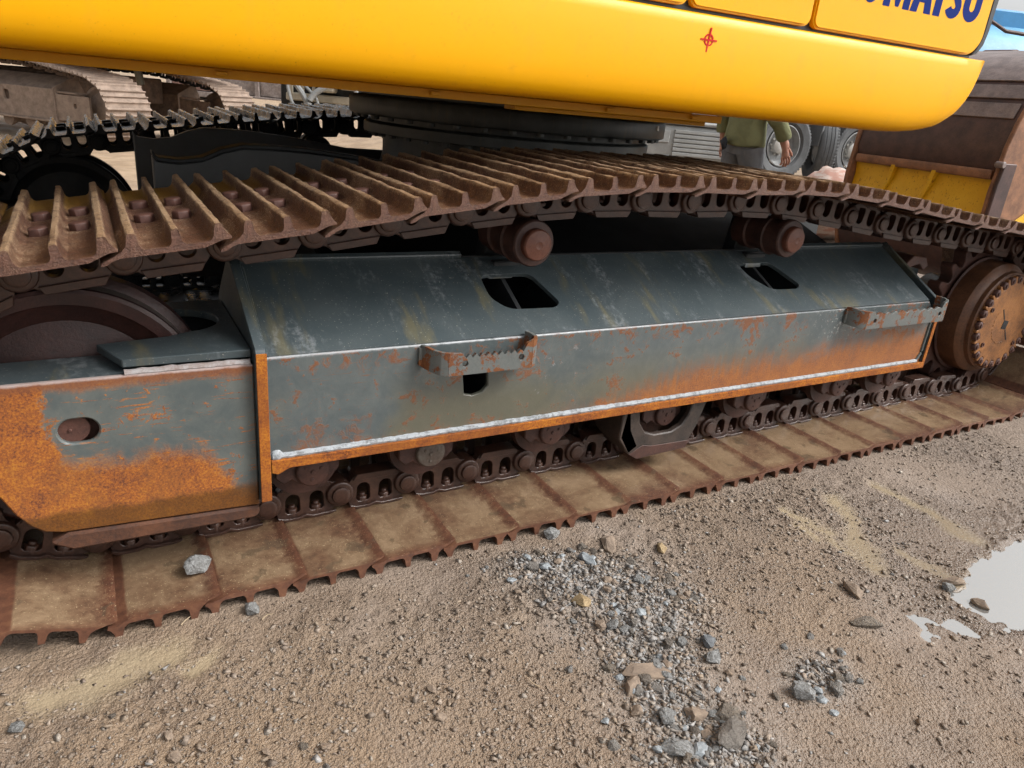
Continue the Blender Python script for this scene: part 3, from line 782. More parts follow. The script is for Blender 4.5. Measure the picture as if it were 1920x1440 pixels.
mb = MB(); mb.cyl((-.052, .135, .438), .034, .10, 'y', 28); mb.lathe([(.004, .130), (.004, .136)], (-.058, 0, .436), 'y', 10)
mb.build('idler_shaft', MT['drust'], FRAME, .002)
mb = MB(); mb.box((-.14, .17, .36), (.03, .23, .52)); mb.build('idler_block', MT['drust'], FRAME, .006)

# foot steps on the side plate
def foot_step(x0, x1, zb, zt, yo, closed):
    mb = MB(); n = 9; a = x0 + .085; b = x1 - .05
    tops = [(x0 + .045, zt + .004), (a, zt)]
    for k in range(n):
        u = a + .012 + (b - a - .012) * k / n; tops += [(u, zt - .014), (u + (b - a) / n * .5, zt - .003)]
    tops += [(b, zt - .010), (b + .012, zt + .014), (x1 - .02, zt + .020)]
    poly = [(x0 + .045, zb)] + [(x1 - .02, zb)] + tops[::-1]
    c1, c2 = (x0 + .095, zb + .033), (x1 - .055, zb + .036)
    mb.prism(poly, yo, yo + .011, 'y', [arc(c[0], c[1], .0095, 0, 337, 15) for c in (c1, c2)])
    def arm(path, zlo, zhi):
        V = []
        for i, (p, q) in enumerate(path):
            t = Vector(path[min(i + 1, len(path) - 1)]) - Vector(path[max(i - 1, 0)]); t.normalize(); nn = Vector((-t.y, t.x)) * .0055
            V.append([mb.bm.verts.new((p + s1 * nn.x, q + s1 * nn.y, z)) for s1, z in ((1, zlo[i]), (1, zhi[i]), (-1, zhi[i]), (-1, zlo[i]))])
        for A, B in zip(V, V[1:]):
            for k in range(4): mb.bm.faces.new((A[k], A[(k + 1) % 4], B[(k + 1) % 4], B[k]))
        mb.bm.faces.new(V[0]); mb.bm.faces.new(V[-1][::-1])
    ym = yo + .0055
    pl = [(x0 - .004, YF), (x0, YF - .018), (x0 + .012, YF - .040), (x0 + .028, ym + .006), (x0 + .046, ym)]
    arm(pl, [zb + .012, zb + .010, zb + .006, zb + .002, zb], [zt + .010, zt + .012, zt + .008, zt + .006, zt + .004])
    pr = [(x1 - .021, ym), (x1 - .006, ym + .006), (x1 + .003, ym + .022), (x1 + .002, YF - .02), (x1 - .004, YF)]
    arm(pr, [zb, zb + .003, zb + .012, zb + .02, zb + .026], [zt + .020, zt + .022, zt + .024, zt + .026, zt + .026])
    mb.box((x0 - .016, YF - .010, zb + .016), (x0 - .004, YF - .0005, zt + .004))
    return mb.build('foot_step', m_step, FRAME, .0012)
g = G('step_paint_and_rust'); n1 = g.noise(16, 7, .68, dist=.4); n2 = g.noise(80, 6, .7); rc, a_ = rustcol(g, 190)
mk = g.sat(g.add(g.step(g.add(n1, g.mul(n2, .4)), .71, .77), 0))
m_step = g.out(g.mix(mk, g.mix(n2, (.085, .096, .094), (.145, .152, .142)), g.mix(.75, rc, (.11, .042, .02))), g.fmix(mk, .45, .85), 0, g.bump(n2, .35, .003), .4)
foot_step(.792, 1.120, .497, .560, .058, True)
foot_step(2.585, 3.165, .497, .566, .066, False)

# track rollers, their end brackets, and the middle guard
mb = MB(); mb.lathe([(.060, .235), (.102, .240), (.104, .268), (.088, .272), (.086, .330), (.060, .335), (.060, .46), (.086, .465), (.088, .525), (.104, .53), (.102, .555), (.06, .56)], (0, 0, 0), 'y', 28)
ROLL = mb.mesh('track_roller', MT['roller'], .0)
mb = MB()
mb.prism([(-.088, .055), (-.088, -.018), (-.066, -.040), (-.046, -.030)] + arc(0, 0, .052, 215, 325, 8) + [(.046, -.026), (.066, -.036), (.090, -.012), (.090, .055)], .196, .236, 'y')
BRK = mb.mesh('roller_bracket', MT['roller'], .005)
mb = MB(); mb.lathe([(.047, .198), (.046, .186), (.041, .182)], (0, 0, 0), 'y', 26); mb.cyl((0, .178, 0), .007, .006, 'y', 10)
for k in range(3): mb.cyl((.024 * math.cos(2.1 * k + .4), .1795, .024 * math.sin(2.1 * k + .4)), .005, .004, 'y', 8)
SHF = mb.mesh('shaft_end', MT['roller'], .001)
mb = MB(); mb.lathe([(.014, 0), (.014, -.012)], (0, 0, 0), 'z', 6); RB = mb.mesh('bracket_bolt', MT['roller'], .001)
for k, (x, z) in enumerate([(.487, .208), (.845, .203), (1.280, .208), (1.772, .205), (2.225, .203), (2.735, .203), (3.098, .207), (.06, .195)]):
    m = Matrix.Translation((x, 0, z)); r_ = add('track_roller', ROLL, EXC, m); add('roller_bracket', BRK, r_, m); s_ = add('shaft_end', SHF, r_, m @ Matrix.Translation((.012, 0, -.006)))
    if k == 1: recolor(s_, m_darkrust('worn_paint_shaft', (.13, .12, .10), (.06, .035, .026), .5))
mb = MB()
gp = [(1.570, .262), (1.625, .262), (1.635, .200), (1.665, .160), (1.71, .145), (1.79, .145), (1.835, .165), (1.860, .200), (1.875, .262), (1.945, .262), (1.910, .150), (1.868, .070), (1.640, .062), (1.600, .085), (1.555, .155)]
mb.prism(gp, .150, .175, 'y'); mb.prism([(1.555, .255), (1.585, .262), (1.60, .18), (1.64, .11), (1.60, .085), (1.55, .15)], .150, .30, 'y'); mb.prism([(1.885, .18), (1.915, .262), (1.945, .262), (1.91, .15), (1.868, .072), (1.85, .12)], .1755, .30, 'y')
mb.build('roller_guard', m_darkrust('guard_dark_steel', (.018, .015, .013), (.062, .044, .035), .5), FRAME, .004)
mb = MB(); mb.prism([(1.602, .084), (1.642, .0605), (1.869, .0685), (1.884, .098), (1.70, .103), (1.66, .112)], .147, .1495, 'y'); mb.build('guard_wear_face', MT['roller'], FRAME, .001)

# carrier rollers on the deck
def carrier(x, z, dy=0.0):
    m = Matrix.Translation((x, dy, z)); mb = MB()
    mb.lathe([(.05, .50), (.072, .495), (.072, .43), (.064, .425), (.064, .36), (.074, .356), (.076, .335), (.070, .33), (.066, .29), (.071, .286), (.071, .262), (.067, .256), (.062, .255)], (0, 0, 0), 'y', 40)
    o = add('carrier_roller', mb.mesh('carrier_roller', MT['roller'], .0), EXC, m)
    mb = MB(); mb.lathe([(.049, .262), (.048, .236), (.044, .231), (.012, .2255), (.010, .2265), (.006, .2275)], (0, 0, 0), 'y', 32); add('roller_cap', mb.mesh('roller_cap', MT['cap']), o, m)
    mb = MB(); mb.prism([(-.035, .05), (.035, .05), (.06, -.10), (-.06, -.10)], .47, .535, 'y'); mb.box((-.055, .40, -.118), (.05, .53, -.085)); add('roller_support', mb.mesh('roller_support', MT['black'], .004), o, m)
    mb = MB()
    mb.hexa([(-.085, .372, -.135), (.0, .372, -.135), (.0, .42, -.109), (-.085, .42, -.109), (-.085, .372, -.1175), (.0, .372, -.1175), (.0, .42, -.0915), (-.085, .42, -.0915)])
    add('shim_pack', mb.mesh('shim_pack', MT['deck'], .002), o, m)
    return o
carrier(1.193, .815); carrier(2.320, .818)
mb = MB()
fc = carrier(1.25, .84, 2.59)
for c in [fc] + list(fc.children): recolor(c, MT['black'])

# idler wheels
def idler(dy, mat, mat2, dz=0.0):
    m = Matrix.Translation((IDL.x, dy, IDL.z + dz)); mb = MB()
    mb.lathe([(.06, .29), (.10, .302), (.225, .330), (.235, .322), (.262, .312), (.272, .300), (.300, .297), (.309, .302), (.310, .358), (.318, .362), (.330, .372), (.330, .423), (.318, .433), (.310, .437), (.309, .492), (.300, .498), (.272, .495), (.235, .475), (.10, .493), (.06, .505)], (0, 0, 0), 'y', 72)
    o = add('idler_wheel', mb.mesh('idler_wheel', mat), EXC, m)
    mb = MB(); mb.lathe([(.3105, .312), (.3106, .352)], (0, 0, 0), 'y', 72, cap=False); add('tread_band', mb.mesh('tread_band', mat2), o, m)
    return o
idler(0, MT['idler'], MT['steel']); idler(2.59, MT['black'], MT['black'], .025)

# sprocket and final drive
def sprocket(dy):
    m = Matrix.Translation((SPR.x, dy, SPR.z)); mb = MB(); pts = []
    NT = 21
    for k in range(NT):
        t = 2 * math.pi * k / NT; w_ = 2 * math.pi / NT
        for f, r in ((-.5, .312), (-.30, .322), (-.14, .372), (0.0, .380), (.14, .372), (.30, .322)):
            pts.append((r * math.cos(t + f * w_), r * math.sin(t + f * w_)))
    mb.prism(pts, .365, .430, 'y'); mb.lathe([(.30, .35), (.27, .34), (.27, .366)], (0, 0, 0), 'y', 48)
    s_ = add('sprocket', mb.mesh('sprocket', MT['drust'], .003), EXC, m)
    mb = MB(); mb.lathe([(.285, .36), (.280, .262), (.268, .245), (.250, .232), (.248, .212), (.242, .206)], (0, 0, 0), 'y', 72)
    h = add('final_drive', mb.mesh('final_drive', m_darkrust('drum_orange_brown_rust', (.055, .024, .013), (.155, .066, .03), .5)), EXC, m)
    nb = 24; pts = []
    for k in range(nb):
        for f, r in ((-.5, .238), (-.40, .236), (-.34, .216), (-.16, .198), (.16, .198), (.34, .216), (.40, .236)):
            t = 2 * math.pi * (k + f) / nb; pts.append((r * math.cos(t), r * math.sin(t)))
    mb = MB(); mb.prism(pts, .186, .210, 'y'); add('hub_cover', mb.mesh('hub_cover', MT['hub'], .003), h, m)
    mb = MB(); mb.lathe([(.20, .2058), (.20, .2035), (.2395, .2035), (.2395, .2058)], (0, 0, 0), 'y', 72); add('hub_rim', mb.mesh('hub_rim', m_darkrust('hub_rim_brown', (.07, .032, .017), (.20, .085, .03), .6)), h, m)
    mb = MB(); mb.lathe([(.021, .207), (.021, .186), (.017, .182)], (0, 0, 0), 'y', 6); mb.lathe([(.010, .184), (.010, .177)], (0, 0, 0), 'y', 10); HB = mb.mesh('hub_bolt', MT['drust'], .0012)
    for k in range(nb):
        t = 2 * math.pi * k / nb; add('hub_bolt', HB, h, m @ Matrix.Translation((.219 * math.cos(t), 0, .219 * math.sin(t))))
    mb = MB()
    for sg in (-1, 1): mb.box((-.003, .1845, sg * .035 if sg > 0 else -.10), (.003, .1862, .10 if sg > 0 else -.035))
    v = mb.box((-.022, .1845, -.022), (.022, .1862, .022)); mb.xf(v, Matrix.Rotation(R(45), 4, 'Y'))
    me_ = mb.mesh('hub_mark', MT['black']); add('hub_mark', me_, h, m @ Matrix.Translation((0, 0, -.01)) @ Matrix.Rotation(R(-35), 4, 'Y'))
    mb = MB()
    for k in range(13):
        t = R(150 + 11 * k); v = mb.box((-.004, .1842, -.006), (.004, .1866, .006)); mb.xf(v, Matrix.Translation((.105 * math.cos(t), 0, .105 * math.sin(t))) @ Matrix.Rotation(-t, 4, 'Y'))
    add('cast_marks', mb.mesh('cast_marks', MT['hub'], .001), h, m)
    for t in (R(155), R(215), R(-40)):
        mb = MB(); mb.lathe([(.012, .188), (.012, .180), (.006, .180), (.006, .184)], (.178 * math.cos(t), 0, .178 * math.sin(t)), 'y', 14); add('drain_plug', mb.mesh('drain_plug', MT['drust']), h, m)
    mb = MB(); mb.lathe([(.20, .36), (.19, .43), (.15, .50), (.15, .62)], (0, 0, 0), 'y', 40); add('motor_case', mb.mesh('motor_case', MT['deck']), h, m)
    return h
sprocket(0)
# sprocket bracket at the rear of the frame
mb = MB(); mb.prism([(3.205, .30), (3.205, .62), (3.35, .70), (3.60, .62), (3.62, .34), (3.40, .28)], .50, .60, 'y'); mb.build('drive_bracket', MT['deck'], FRAME, .004)
mb = MB(); mb.prism([(3.24, .60), (3.27, .60), (3.30, .66), (3.36, .67), (3.40, .64), (3.43, .66), (3.40, .70), (3.30, .71), (3.25, .67)], .36, .50, 'y'); mb.build('mud_scraper', MT['drust'], FRAME, .003)

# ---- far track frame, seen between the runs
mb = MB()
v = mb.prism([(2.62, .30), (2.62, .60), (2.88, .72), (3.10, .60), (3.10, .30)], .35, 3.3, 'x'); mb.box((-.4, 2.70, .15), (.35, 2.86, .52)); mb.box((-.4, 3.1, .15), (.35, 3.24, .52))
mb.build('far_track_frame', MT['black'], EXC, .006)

# ---- lower car body with its four legs
mb = MB()
tops = [(.235, .935), (.250, .914), (.316, .908), (.39, .918), (.46, .950), (.528, .967), (.62, .968), (.75, .964), (.95, .945), (1.2, .91), (1.96, .90), (2.7, .91), (2.95, .945), (3.15, .964), (3.35, .967), (3.45, .950), (3.52, .918), (3.6, .908), (3.66, .914), (3.68, .935)]
mb.box((.30, 1.241, .50), (3.62, 2.149, .80))
BODY = mb.build('car_body', MT['black'], EXC, .006)
for y0 in (1.20, 2.15):
    mb = MB(); mb.prism([(.235, .60), (3.68, .60)] + tops[::-1], y0, y0 + .04, 'y'); mb.build('body_web', MT['web'], BODY, .004)
mb = MB(); mb.hexa([(.66, .655, .66), (3.12, .655, .66), (3.12, 1.198, .855), (.66, 1.198, .855), (.66, .655, .69), (3.12, .655, .69), (3.12, 1.198, .885), (.66, 1.198, .885)]); mb.build('gap_fill_plate', MT['matte'], BODY, .004)  # plate added to fill the gap, near black in place of deep shade
mb = MB(); mb.prism([(t[0], t[1] + .002) for t in tops[:11]] + [(t[0], t[1] + .016) for t in tops[:11]][::-1], 1.185, 1.26, 'y'); mb.build('top_rim', MT['black'], BODY, .003)
for (xa, xb) in ((.71, 1.15), (2.72, 3.1)):
    for s_, (y0, y1) in (('n', (.63, 1.20)), ('f', (2.19, 2.72))):
        za, zb = (.655, .85) if s_ == 'n' else (.80, .66)
        mb = MB(); mb.hexa([(xa, y0, .36), (xb, y0, .36), (xb, y1, .50), (xa, y1, .50), (xa, y0, za), (xb, y0, za), (xb, y1, zb), (xa, y1, zb)] if s_ == 'n' else [(xa, y0, .50), (xb, y0, .50), (xb, y1, .36), (xa, y1, .36), (xa, y0, za), (xb, y0, za), (xb, y1, zb), (xa, y1, zb)])
        mb.build('leg', MT['black'], BODY, .01)

# ---- turntable
TX, TY = 1.86, 1.695
mb = MB(); mb.lathe([(.62, .86), (.60, .93), (.60, 1.03)], (TX, TY, 0), 'z', 72); mb.build('turntable_drum', MT['ring'], EXC)
mb = MB(); mb.lathe([(.55, 1.022), (.690, 1.022), (.690, 1.064), (.676, 1.070), (.66, 1.070), (.66, 1.10)], (TX, TY, 0), 'z', 96); LR = mb.build('lower_ring', MT['ring'], EXC, .003)
mb = MB(); mb.lathe([(.60, 1.098), (.752, 1.098), (.758, 1.104), (.758, 1.168), (.75, 1.176), (.70, 1.180), (.70, 1.205)], (TX, TY, 0), 'z', 96); UR = mb.build('upper_ring', MT['ring'], EXC, .003)
mb = MB(); mb.lathe([(.0175, 0), (.0175, -.016)], (0, 0, 0), 'z', 6); RBOLT = mb.mesh('ring_bolt', MT['ring'], .0015)
for k in range(40):
    t = 2 * math.pi * (k + .3) / 40
    add('ring_bolt', RBOLT, LR, Matrix.Translation((TX + .652 * math.cos(t), TY + .652 * math.sin(t), 1.0225)))
    t = 2 * math.pi * k / 40
    add('ring_bolt', RBOLT, UR, Matrix.Translation((TX + .722 * math.cos(t), TY + .722 * math.sin(t), 1.0985)))
mb = MB(); t = R(-58); mb.cyl((TX + .757 * math.cos(t), TY + .757 * math.sin(t), 1.14), .010, .02, 'z', 10); mb.build('grease_nipple', MT['steel'], EXC)

# ---- upper structure: rounded lower side panel, doors, flange, underside
TH = R(-4); HM = Matrix.Translation((1.95, .22, 0)) @ Matrix.Rotation(TH, 4, 'Z')     # local x along the side, y inwards
def place(o_me, name, parent): return add(name, o_me, parent, HM)
pro = [(.020, 1.506), (.008, 1.504), (.001, 1.497), (-.003, 1.470), (-.006, 1.41), (-.0065, 1.36), (-.005, 1.32), (-.002, 1.29), (.003, 1.268), (.012, 1.248), (.026, 1.234), (.048, 1.227), (.075, 1.2245), (.12, 1.224)]
ends = [(-3.4, 1.224), (.70, 1.224), (.78, 1.2275), (.86, 1.236), (.93, 1.251), (.985, 1.275), (1.022, 1.306), (1.045, 1.340), (1.058, 1.38), (1.066, 1.43), (1.070, 1.47), (1.072, 1.495)]
ss = list(np.linspace(-3.4, .6, 9)) + list(np.linspace(.7, 1.0, 9)) + list(np.linspace(1.01, 1.072, 9))
rows = []
for s_ in ss:
    zb = float(np.interp(s_, [e[0] for e in ends], [e[1] for e in ends])); row = []
    for y, z in pro:
        f = (z - 1.224) / (1.506 - 1.224); row.append((s_, y, zb + (1.506 - zb) * f))
    rows.append(row)
mb = MB(); V = mb.grid(rows)
B = [[mb.bm.verts.new((r[-1].co.x, .22, r[-1].co.z)), mb.bm.verts.new((r[0].co.x, .22, r[0].co.z))] for r in V]
for i in range(len(V) - 1):
    mb.bm.faces.new((V[i][-1], V[i + 1][-1], B[i + 1][0], B[i][0])); mb.bm.faces.new((B[i][0], B[i + 1][0], B[i + 1][1], B[i][1])); mb.bm.faces.new((B[i][1], B[i + 1][1], V[i + 1][0], V[i][0]))
mb.bm.faces.new(V[0] + B[0]); mb.bm.faces.new((V[-1] + B[-1])[::-1])
PANEL = place(mb.mesh('side_panel', MT['yellow'], 0, 40), 'side_panel', EXC)
def door(s0, s1, z0, z1, r, name='side_door', rr=None):
    mb = MB(); rr = rr or r
    pts = [(s0, z1), (s0, z0 + r)] + arc(s0 + r, z0 + r, r, 180, 270, 6)[1:] + arc(s1 - rr, z0 + rr, rr, 270, 360, 8) + [(s1, z1)]
    mb.prism(pts, .001, .05, 'y'); return place(mb.mesh(name, MT['yellow'], .006, seg=2), name, EXC)
door(-3.4, -.318, 1.516, 2.35, .03); door(-.308, .176, 1.516, 2.35, .03); D3 = door(.187, 1.036, 1.514, 2.35, .03, rr=.075)
mb = MB(); tp = [(1.0, 1.514), (1.030, 1.524), (1.052, 1.552), (1.062, 1.60), (1.066, 1.70), (1.068, 2.35), (1.037, 2.35), (1.037, 1.60), (1.033, 1.575), (1.02, 1.54)]
mb.prism(tp, .003, .30, 'y'); place(mb.mesh('edge_trim', MT['trim'], .003), 'edge_trim', D3)
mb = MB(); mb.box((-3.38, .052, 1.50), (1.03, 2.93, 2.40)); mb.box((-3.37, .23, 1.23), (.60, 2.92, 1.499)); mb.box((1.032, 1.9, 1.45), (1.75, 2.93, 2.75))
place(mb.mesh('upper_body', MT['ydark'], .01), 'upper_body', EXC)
for (a, b) in (((-3.36, .024, 1.5075), (1.02, .048, 1.520)), ((-.325, .024, 1.5205), (-.300, .048, 2.3)), ((.170, .024, 1.5205), (.193, .048, 2.3))):
    mb = MB(); mb.box(a, b); place(mb.mesh('door_gap_shade', MT['trim']), 'door_gap_shade', EXC)  # dark strips added behind the door gaps, standing in for their shade
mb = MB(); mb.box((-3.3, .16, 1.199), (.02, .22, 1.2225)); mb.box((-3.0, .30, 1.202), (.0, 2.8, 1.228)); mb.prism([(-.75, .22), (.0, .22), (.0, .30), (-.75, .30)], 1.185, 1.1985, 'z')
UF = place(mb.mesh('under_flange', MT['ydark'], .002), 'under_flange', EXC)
for k, s_ in enumerate([-1.62, -1.05, -.46, -.12]):
    mb = MB(); mb.box((s_, .145, 1.205), (s_ + .03, .1595, 1.216)); place(mb.mesh('clip', MT['ydark'], .002), 'clip', UF)
mb = MB(); mb.tube([(-1.80, .30, 1.23), (-1.797, .30, 1.205), (-1.790, .30, 1.165)], [.010, .0105, .010], 10); place(mb.mesh('drain_hose', simple('pale_olive_hose', (.20, .19, .14), .5), 0), 'drain_hose', EXC)
# target mark
mb = MB(); c = (-.226, 1.434)
seg_ = []
for q in range(4):
    a0 = 45 + 90 * q; mb.prism(arc(c[0], c[1], .0175, a0 - 33, a0 + 33, 8) + arc(c[0], c[1], .0130, a0 + 33, a0 - 33, 8), -.0068, -.004, 'y')
v = mb.box((c[0] - .031, -.0069, c[1] - .0024), (c[0] + .031, -.004, c[1] + .0024)); v2 = mb.box((c[0] - .0024, -.00695, c[1] - .034), (c[0] + .0024, -.004, c[1] + .034)); mb.xf(v2, Matrix.Translation((c[0], 0, c[1])) @ Matrix.Rotation(R(6), 4, 'Y') @ Matrix.Translation((-c[0], 0, -c[1])))
place(mb.mesh('target_mark', MT['red']), 'target_mark', PANEL)
# lettering on the front door
LH, LZ = .155, 1.617
def letter(poly, holes=()):
    mb = MB(); mb.prism(poly, .0002, .0020, 'y', holes); place(mb.mesh('letter', MT['blue']), 'letter', D3)
def ell(cx, cz, a, b, a0=0, a1=360, n=28):
    return [(cx + a * math.cos(R(a0 + (a1 - a0) * k / n)), cz + b * math.sin(R(a0 + (a1 - a0) * k / n))) for k in range(n if a1 - a0 == 360 else n + 1)]
def thick(path, hw):
    Lf, Rt = [], []
    for i, p in enumerate(path):
        t = (Vector(path[min(i + 1, len(path) - 1)]) - Vector(path[max(i - 1, 0)])).normalized(); n_ = Vector((-t.y, t.x)) * hw
        Lf.append((p[0] + n_.x, p[1] + n_.y)); Rt.append((p[0] - n_.x, p[1] - n_.y))
    return Lf + Rt[::-1]
z0, z1 = LZ, LZ + LH
letter([(.235, z0), (.272, z0), (.272, z0 + .055), (.284, z0 + .068), (.318, z0), (.360, z0), (.308, z0 + .096), (.355, z1), (.313, z1), (.272, z0 + .098), (.272, z1), (.235, z1)])
letter(ell(.412, z0 + LH / 2, .050, LH / 2), [ell(.412, z0 + LH / 2, .017, LH / 2 - .033)])
letter([(.475, z0), (.508, z0), (.508, z0 + .085), (.535, z0 + .004), (.552, z0 + .004), (.572, z0 + .085), (.572, z0), (.605, z0), (.605, z1), (.567, z1), (.543, z0 + .075), (.515, z1), (.475, z1)])
letter([(.610, z0), (.645, z0), (.650, z0 + .032), (.676, z0 + .032), (.681, z0), (.716, z0), (.685, z1), (.642, z1)], [[(.654, z0 + .060), (.672, z0 + .060), (.663, z0 + .115)]])
letter([(.728, z0), (.764, z0), (.764, z1 - .034), (.790, z1 - .034), (.790, z1), (.702, z1), (.702, z1 - .034), (.728, z1 - .034)])
sp = ell(.826, z1 - .040, .026, .024, 20, 205, 10) + [(.826, z0 + LH / 2)] + ell(.826, z0 + .040, .026, .024, 25, -160, 10)
letter(thick(sp, .0155))
up_ = [(.895, z1), (.895, z0 + .055)] + ell(.926, z0 + .049, .031, .032, 180, 360, 12) + [(.957, z0 + .055), (.957, z1)]
letter(thick(up_, .0165))

# ------------------------------------------------------------------ background
# second excavator on the left: same kind of track, dusty brown, seen beyond the far track
dust = m_darkrust('dusty_brown_steel', (.17, .125, .097), (.30, .228, .18), .85)
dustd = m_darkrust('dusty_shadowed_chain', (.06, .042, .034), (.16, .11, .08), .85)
a0 = R(131)
BGM = Matrix.Translation((0.42, 11.86, .51)) @ Matrix(((math.cos(a0), .755, 0, 0), (math.sin(a0), .656, 0, 0), (0, 0, 1, 0), (0, 0, 0, 1))) @ Matrix.Scale(1.06, 4) @ Matrix.Translation((-IDL.x, -YC, -IDL.z))
gpos = BGM @ Vector((2.0, 1.6, -.05))
BGX = thing('crawler_excavator', 'dusty brown undercarriage of a second excavator behind the black far track', 'excavator', (gpos.x, gpos.y, float(height(gpos.x, gpos.y))))
def prism_part(name, pts, a, b, mat, axis='y', bev=.004, off=Matrix(), holes=()):
    mb = MB(); mb.prism(pts, a, b, axis, holes); return add(name, mb.mesh(name, mat, bev), BGX, BGM @ off)
for k, dy in enumerate((0.0, 2.4)):
    off = Matrix.Translation((0, dy, 0))
    for (fm, nz, a) in frames:
        if (nz > .15 and a.x < 3.3) or a.x < -.02:
            q = add('track_shoe', SHOES_T[0], BGX, BGM @ off @ fm); recolor(q, dust)
            if a.x < 2.6:
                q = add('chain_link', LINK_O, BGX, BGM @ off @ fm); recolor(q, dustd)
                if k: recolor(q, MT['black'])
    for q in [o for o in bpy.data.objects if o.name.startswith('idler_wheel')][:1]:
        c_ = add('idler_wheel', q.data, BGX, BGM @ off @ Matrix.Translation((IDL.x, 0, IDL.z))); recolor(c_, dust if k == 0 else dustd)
    hs_ = [arc(.22, .42, .035, 0, 345, 14)]
    if k == 0: hs_.append(rrect(1.55, .48, .12, .14, .04))
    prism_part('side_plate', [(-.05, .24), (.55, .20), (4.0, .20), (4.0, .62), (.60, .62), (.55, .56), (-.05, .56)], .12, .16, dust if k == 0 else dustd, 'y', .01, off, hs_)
    prism_part('deck_plate', [(.12, .56), (.50, .80), (.52, .78), (.14, .54)], .62, 4.0, dust, 'x', .006, off)
    prism_part('end_flange', [(.09, .18), (.09, .64), (.50, .82), (.62, .60), (.62, .18)], .575, .60, dust, 'x', .006, off)
    prism_part('yoke_plate', [(.20, .14), (.57, .14), (.57, .30), (.12, .28)], .572, .60, dust, 'z', .006, off)
    prism_part('bottom_flange', [(.575, .165), (4.0, .165), (4.0, .198), (.575, .198)], .09, .60, dust, 'y', .006, off)
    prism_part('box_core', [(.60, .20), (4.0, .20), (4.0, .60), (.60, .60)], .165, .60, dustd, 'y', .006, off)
    for x in (.75, 1.2, 1.65):
        q = add('track_roller', ROLL, BGX, BGM @ off @ Matrix.Translation((x, -.06, .14))); recolor(q, dust)
mb = MB(); mb.box((.9, .65, .45), (3.0, 2.5, .85)); add('car_body', mb.mesh('car_body', dustd, .02), BGX, BGM)
mb = MB(); mb.lathe([(.55, .85), (.55, 1.15)], (1.95, 1.6, 0), 'z', 40); add('turntable', mb.mesh('turntable', dustd), BGX, BGM)
mb = MB(); mb.box((-.6, .1, 1.16), (4.4, 3.0, 2.4)); add('upper_body', mb.mesh('upper_body', MT['ydark'], .05), BGX, BGM)

def gz(x, y): return float(height(x, y))
def frame_at(p, h):      # local x along heading h, y to its left
    return Matrix.Translation(p) @ Matrix.Rotation(h, 4, 'Z')
def part(T, name, mat, m, fn, bevel=.01, **k):
    mb = MB(); fn(mb); return add(name, mb.mesh(name, mat, bevel, **k), T, m)

# weathered steel tipper body standing beyond the yard
wm = m_darkrust('weathered_container_steel', (.13, .105, .095), (.27, .225, .205), .8)
wm2 = m_darkrust('weathered_container_red', (.14, .075, .06), (.27, .17, .14), .8)
hd = math.atan2(27.84 - 29.59, 6.5 - 3.5); m = frame_at((3.0, 29.9, gz(3, 29.9)), hd)
T = thing('steel_tipper_body', 'weathered grey steel tipper body with ribbed panels far behind the tracks', 'container', (3.0, 29.9, gz(3, 29.9)), hd)
for k in range(5):
    x = .2 + 1.62 * k
    part(T, 'panel', wm2 if k == 0 else wm, m, lambda b, x=x: [b.grid([[(x + 1.42 * i / 14, .012 * math.sin(i * 2.1 + k) + .02 * math.sin(j * 1.7 + i), .50 + 1.5 * j / 10) for j in range(11)] for i in range(15)])], 0)
    part(T, 'post', wm, m, lambda b, x=x: b.box((x - .19, -.10, .2), (x - .02, .1, 2.1)), .02)
part(T, 'lower_rail', wm, m, lambda b: b.box((-.1, -.12, .28), (8.3, .12, .47)), .02)
part(T, 'upper_rail', wm, m, lambda b: b.box((-.1, -.12, 2.0), (8.3, .12, 2.2)), .02)
part(T, 'box_core', wm, m, lambda b: b.box((0, .13, .3), (8.2, 2.4, 2.1)), .02)
part(T, 'skid', MT['black'], m, lambda b: b.box((0, .05, 0), (8.2, 2.2, .27)), .02)

# pale machine with drooping grey hoses, just left of the turntable
pale = simple('cream_machine_paint', (.42, .38, .30), .6, 0, .5, 3, .2, 30); hosem = simple('grey_hydraulic_hose', (.24, .25, .25), .5, 0, .3)
bx, by = 4.75, 19.3; hd = math.atan2(19.33 - 20.4, 6.35 - 4.58); m = frame_at((bx, by, gz(bx, by)), hd)
T = thing('drill_rig', 'cream machine with hanging grey hoses, seen just left of the turntable', 'machine', (bx, by, gz(bx, by)), hd)
part(T, 'front_frame', pale, m, lambda b: b.box((0, .3, .35), (1.9, .6, .55)), .03)
for k in range(3): part(T, 'post', pale, m, lambda b, k=k: b.box((.12 + .3 * k, .25, .5), (.2 + .3 * k, .35, 1.5)), .01)
part(T, 'valve_block', pale, m, lambda b: b.box((.95, .05, .62), (1.35, .5, 1.3)), .04)
part(T, 'tank', pale, m, lambda b: b.box((1.5, 0, .72), (1.95, .6, 1.35)), .06)
part(T, 'chassis', MT['black'], m, lambda b: b.box((-.2, .5, .15), (2.4, 2.0, 1.4)), .03)
part(T, 'orange_box', simple('faded_orange_box', (.50, .27, .09), .6), m, lambda b: b.box((-.12, -.1, .80), (.14, .1, 1.02)), .02)
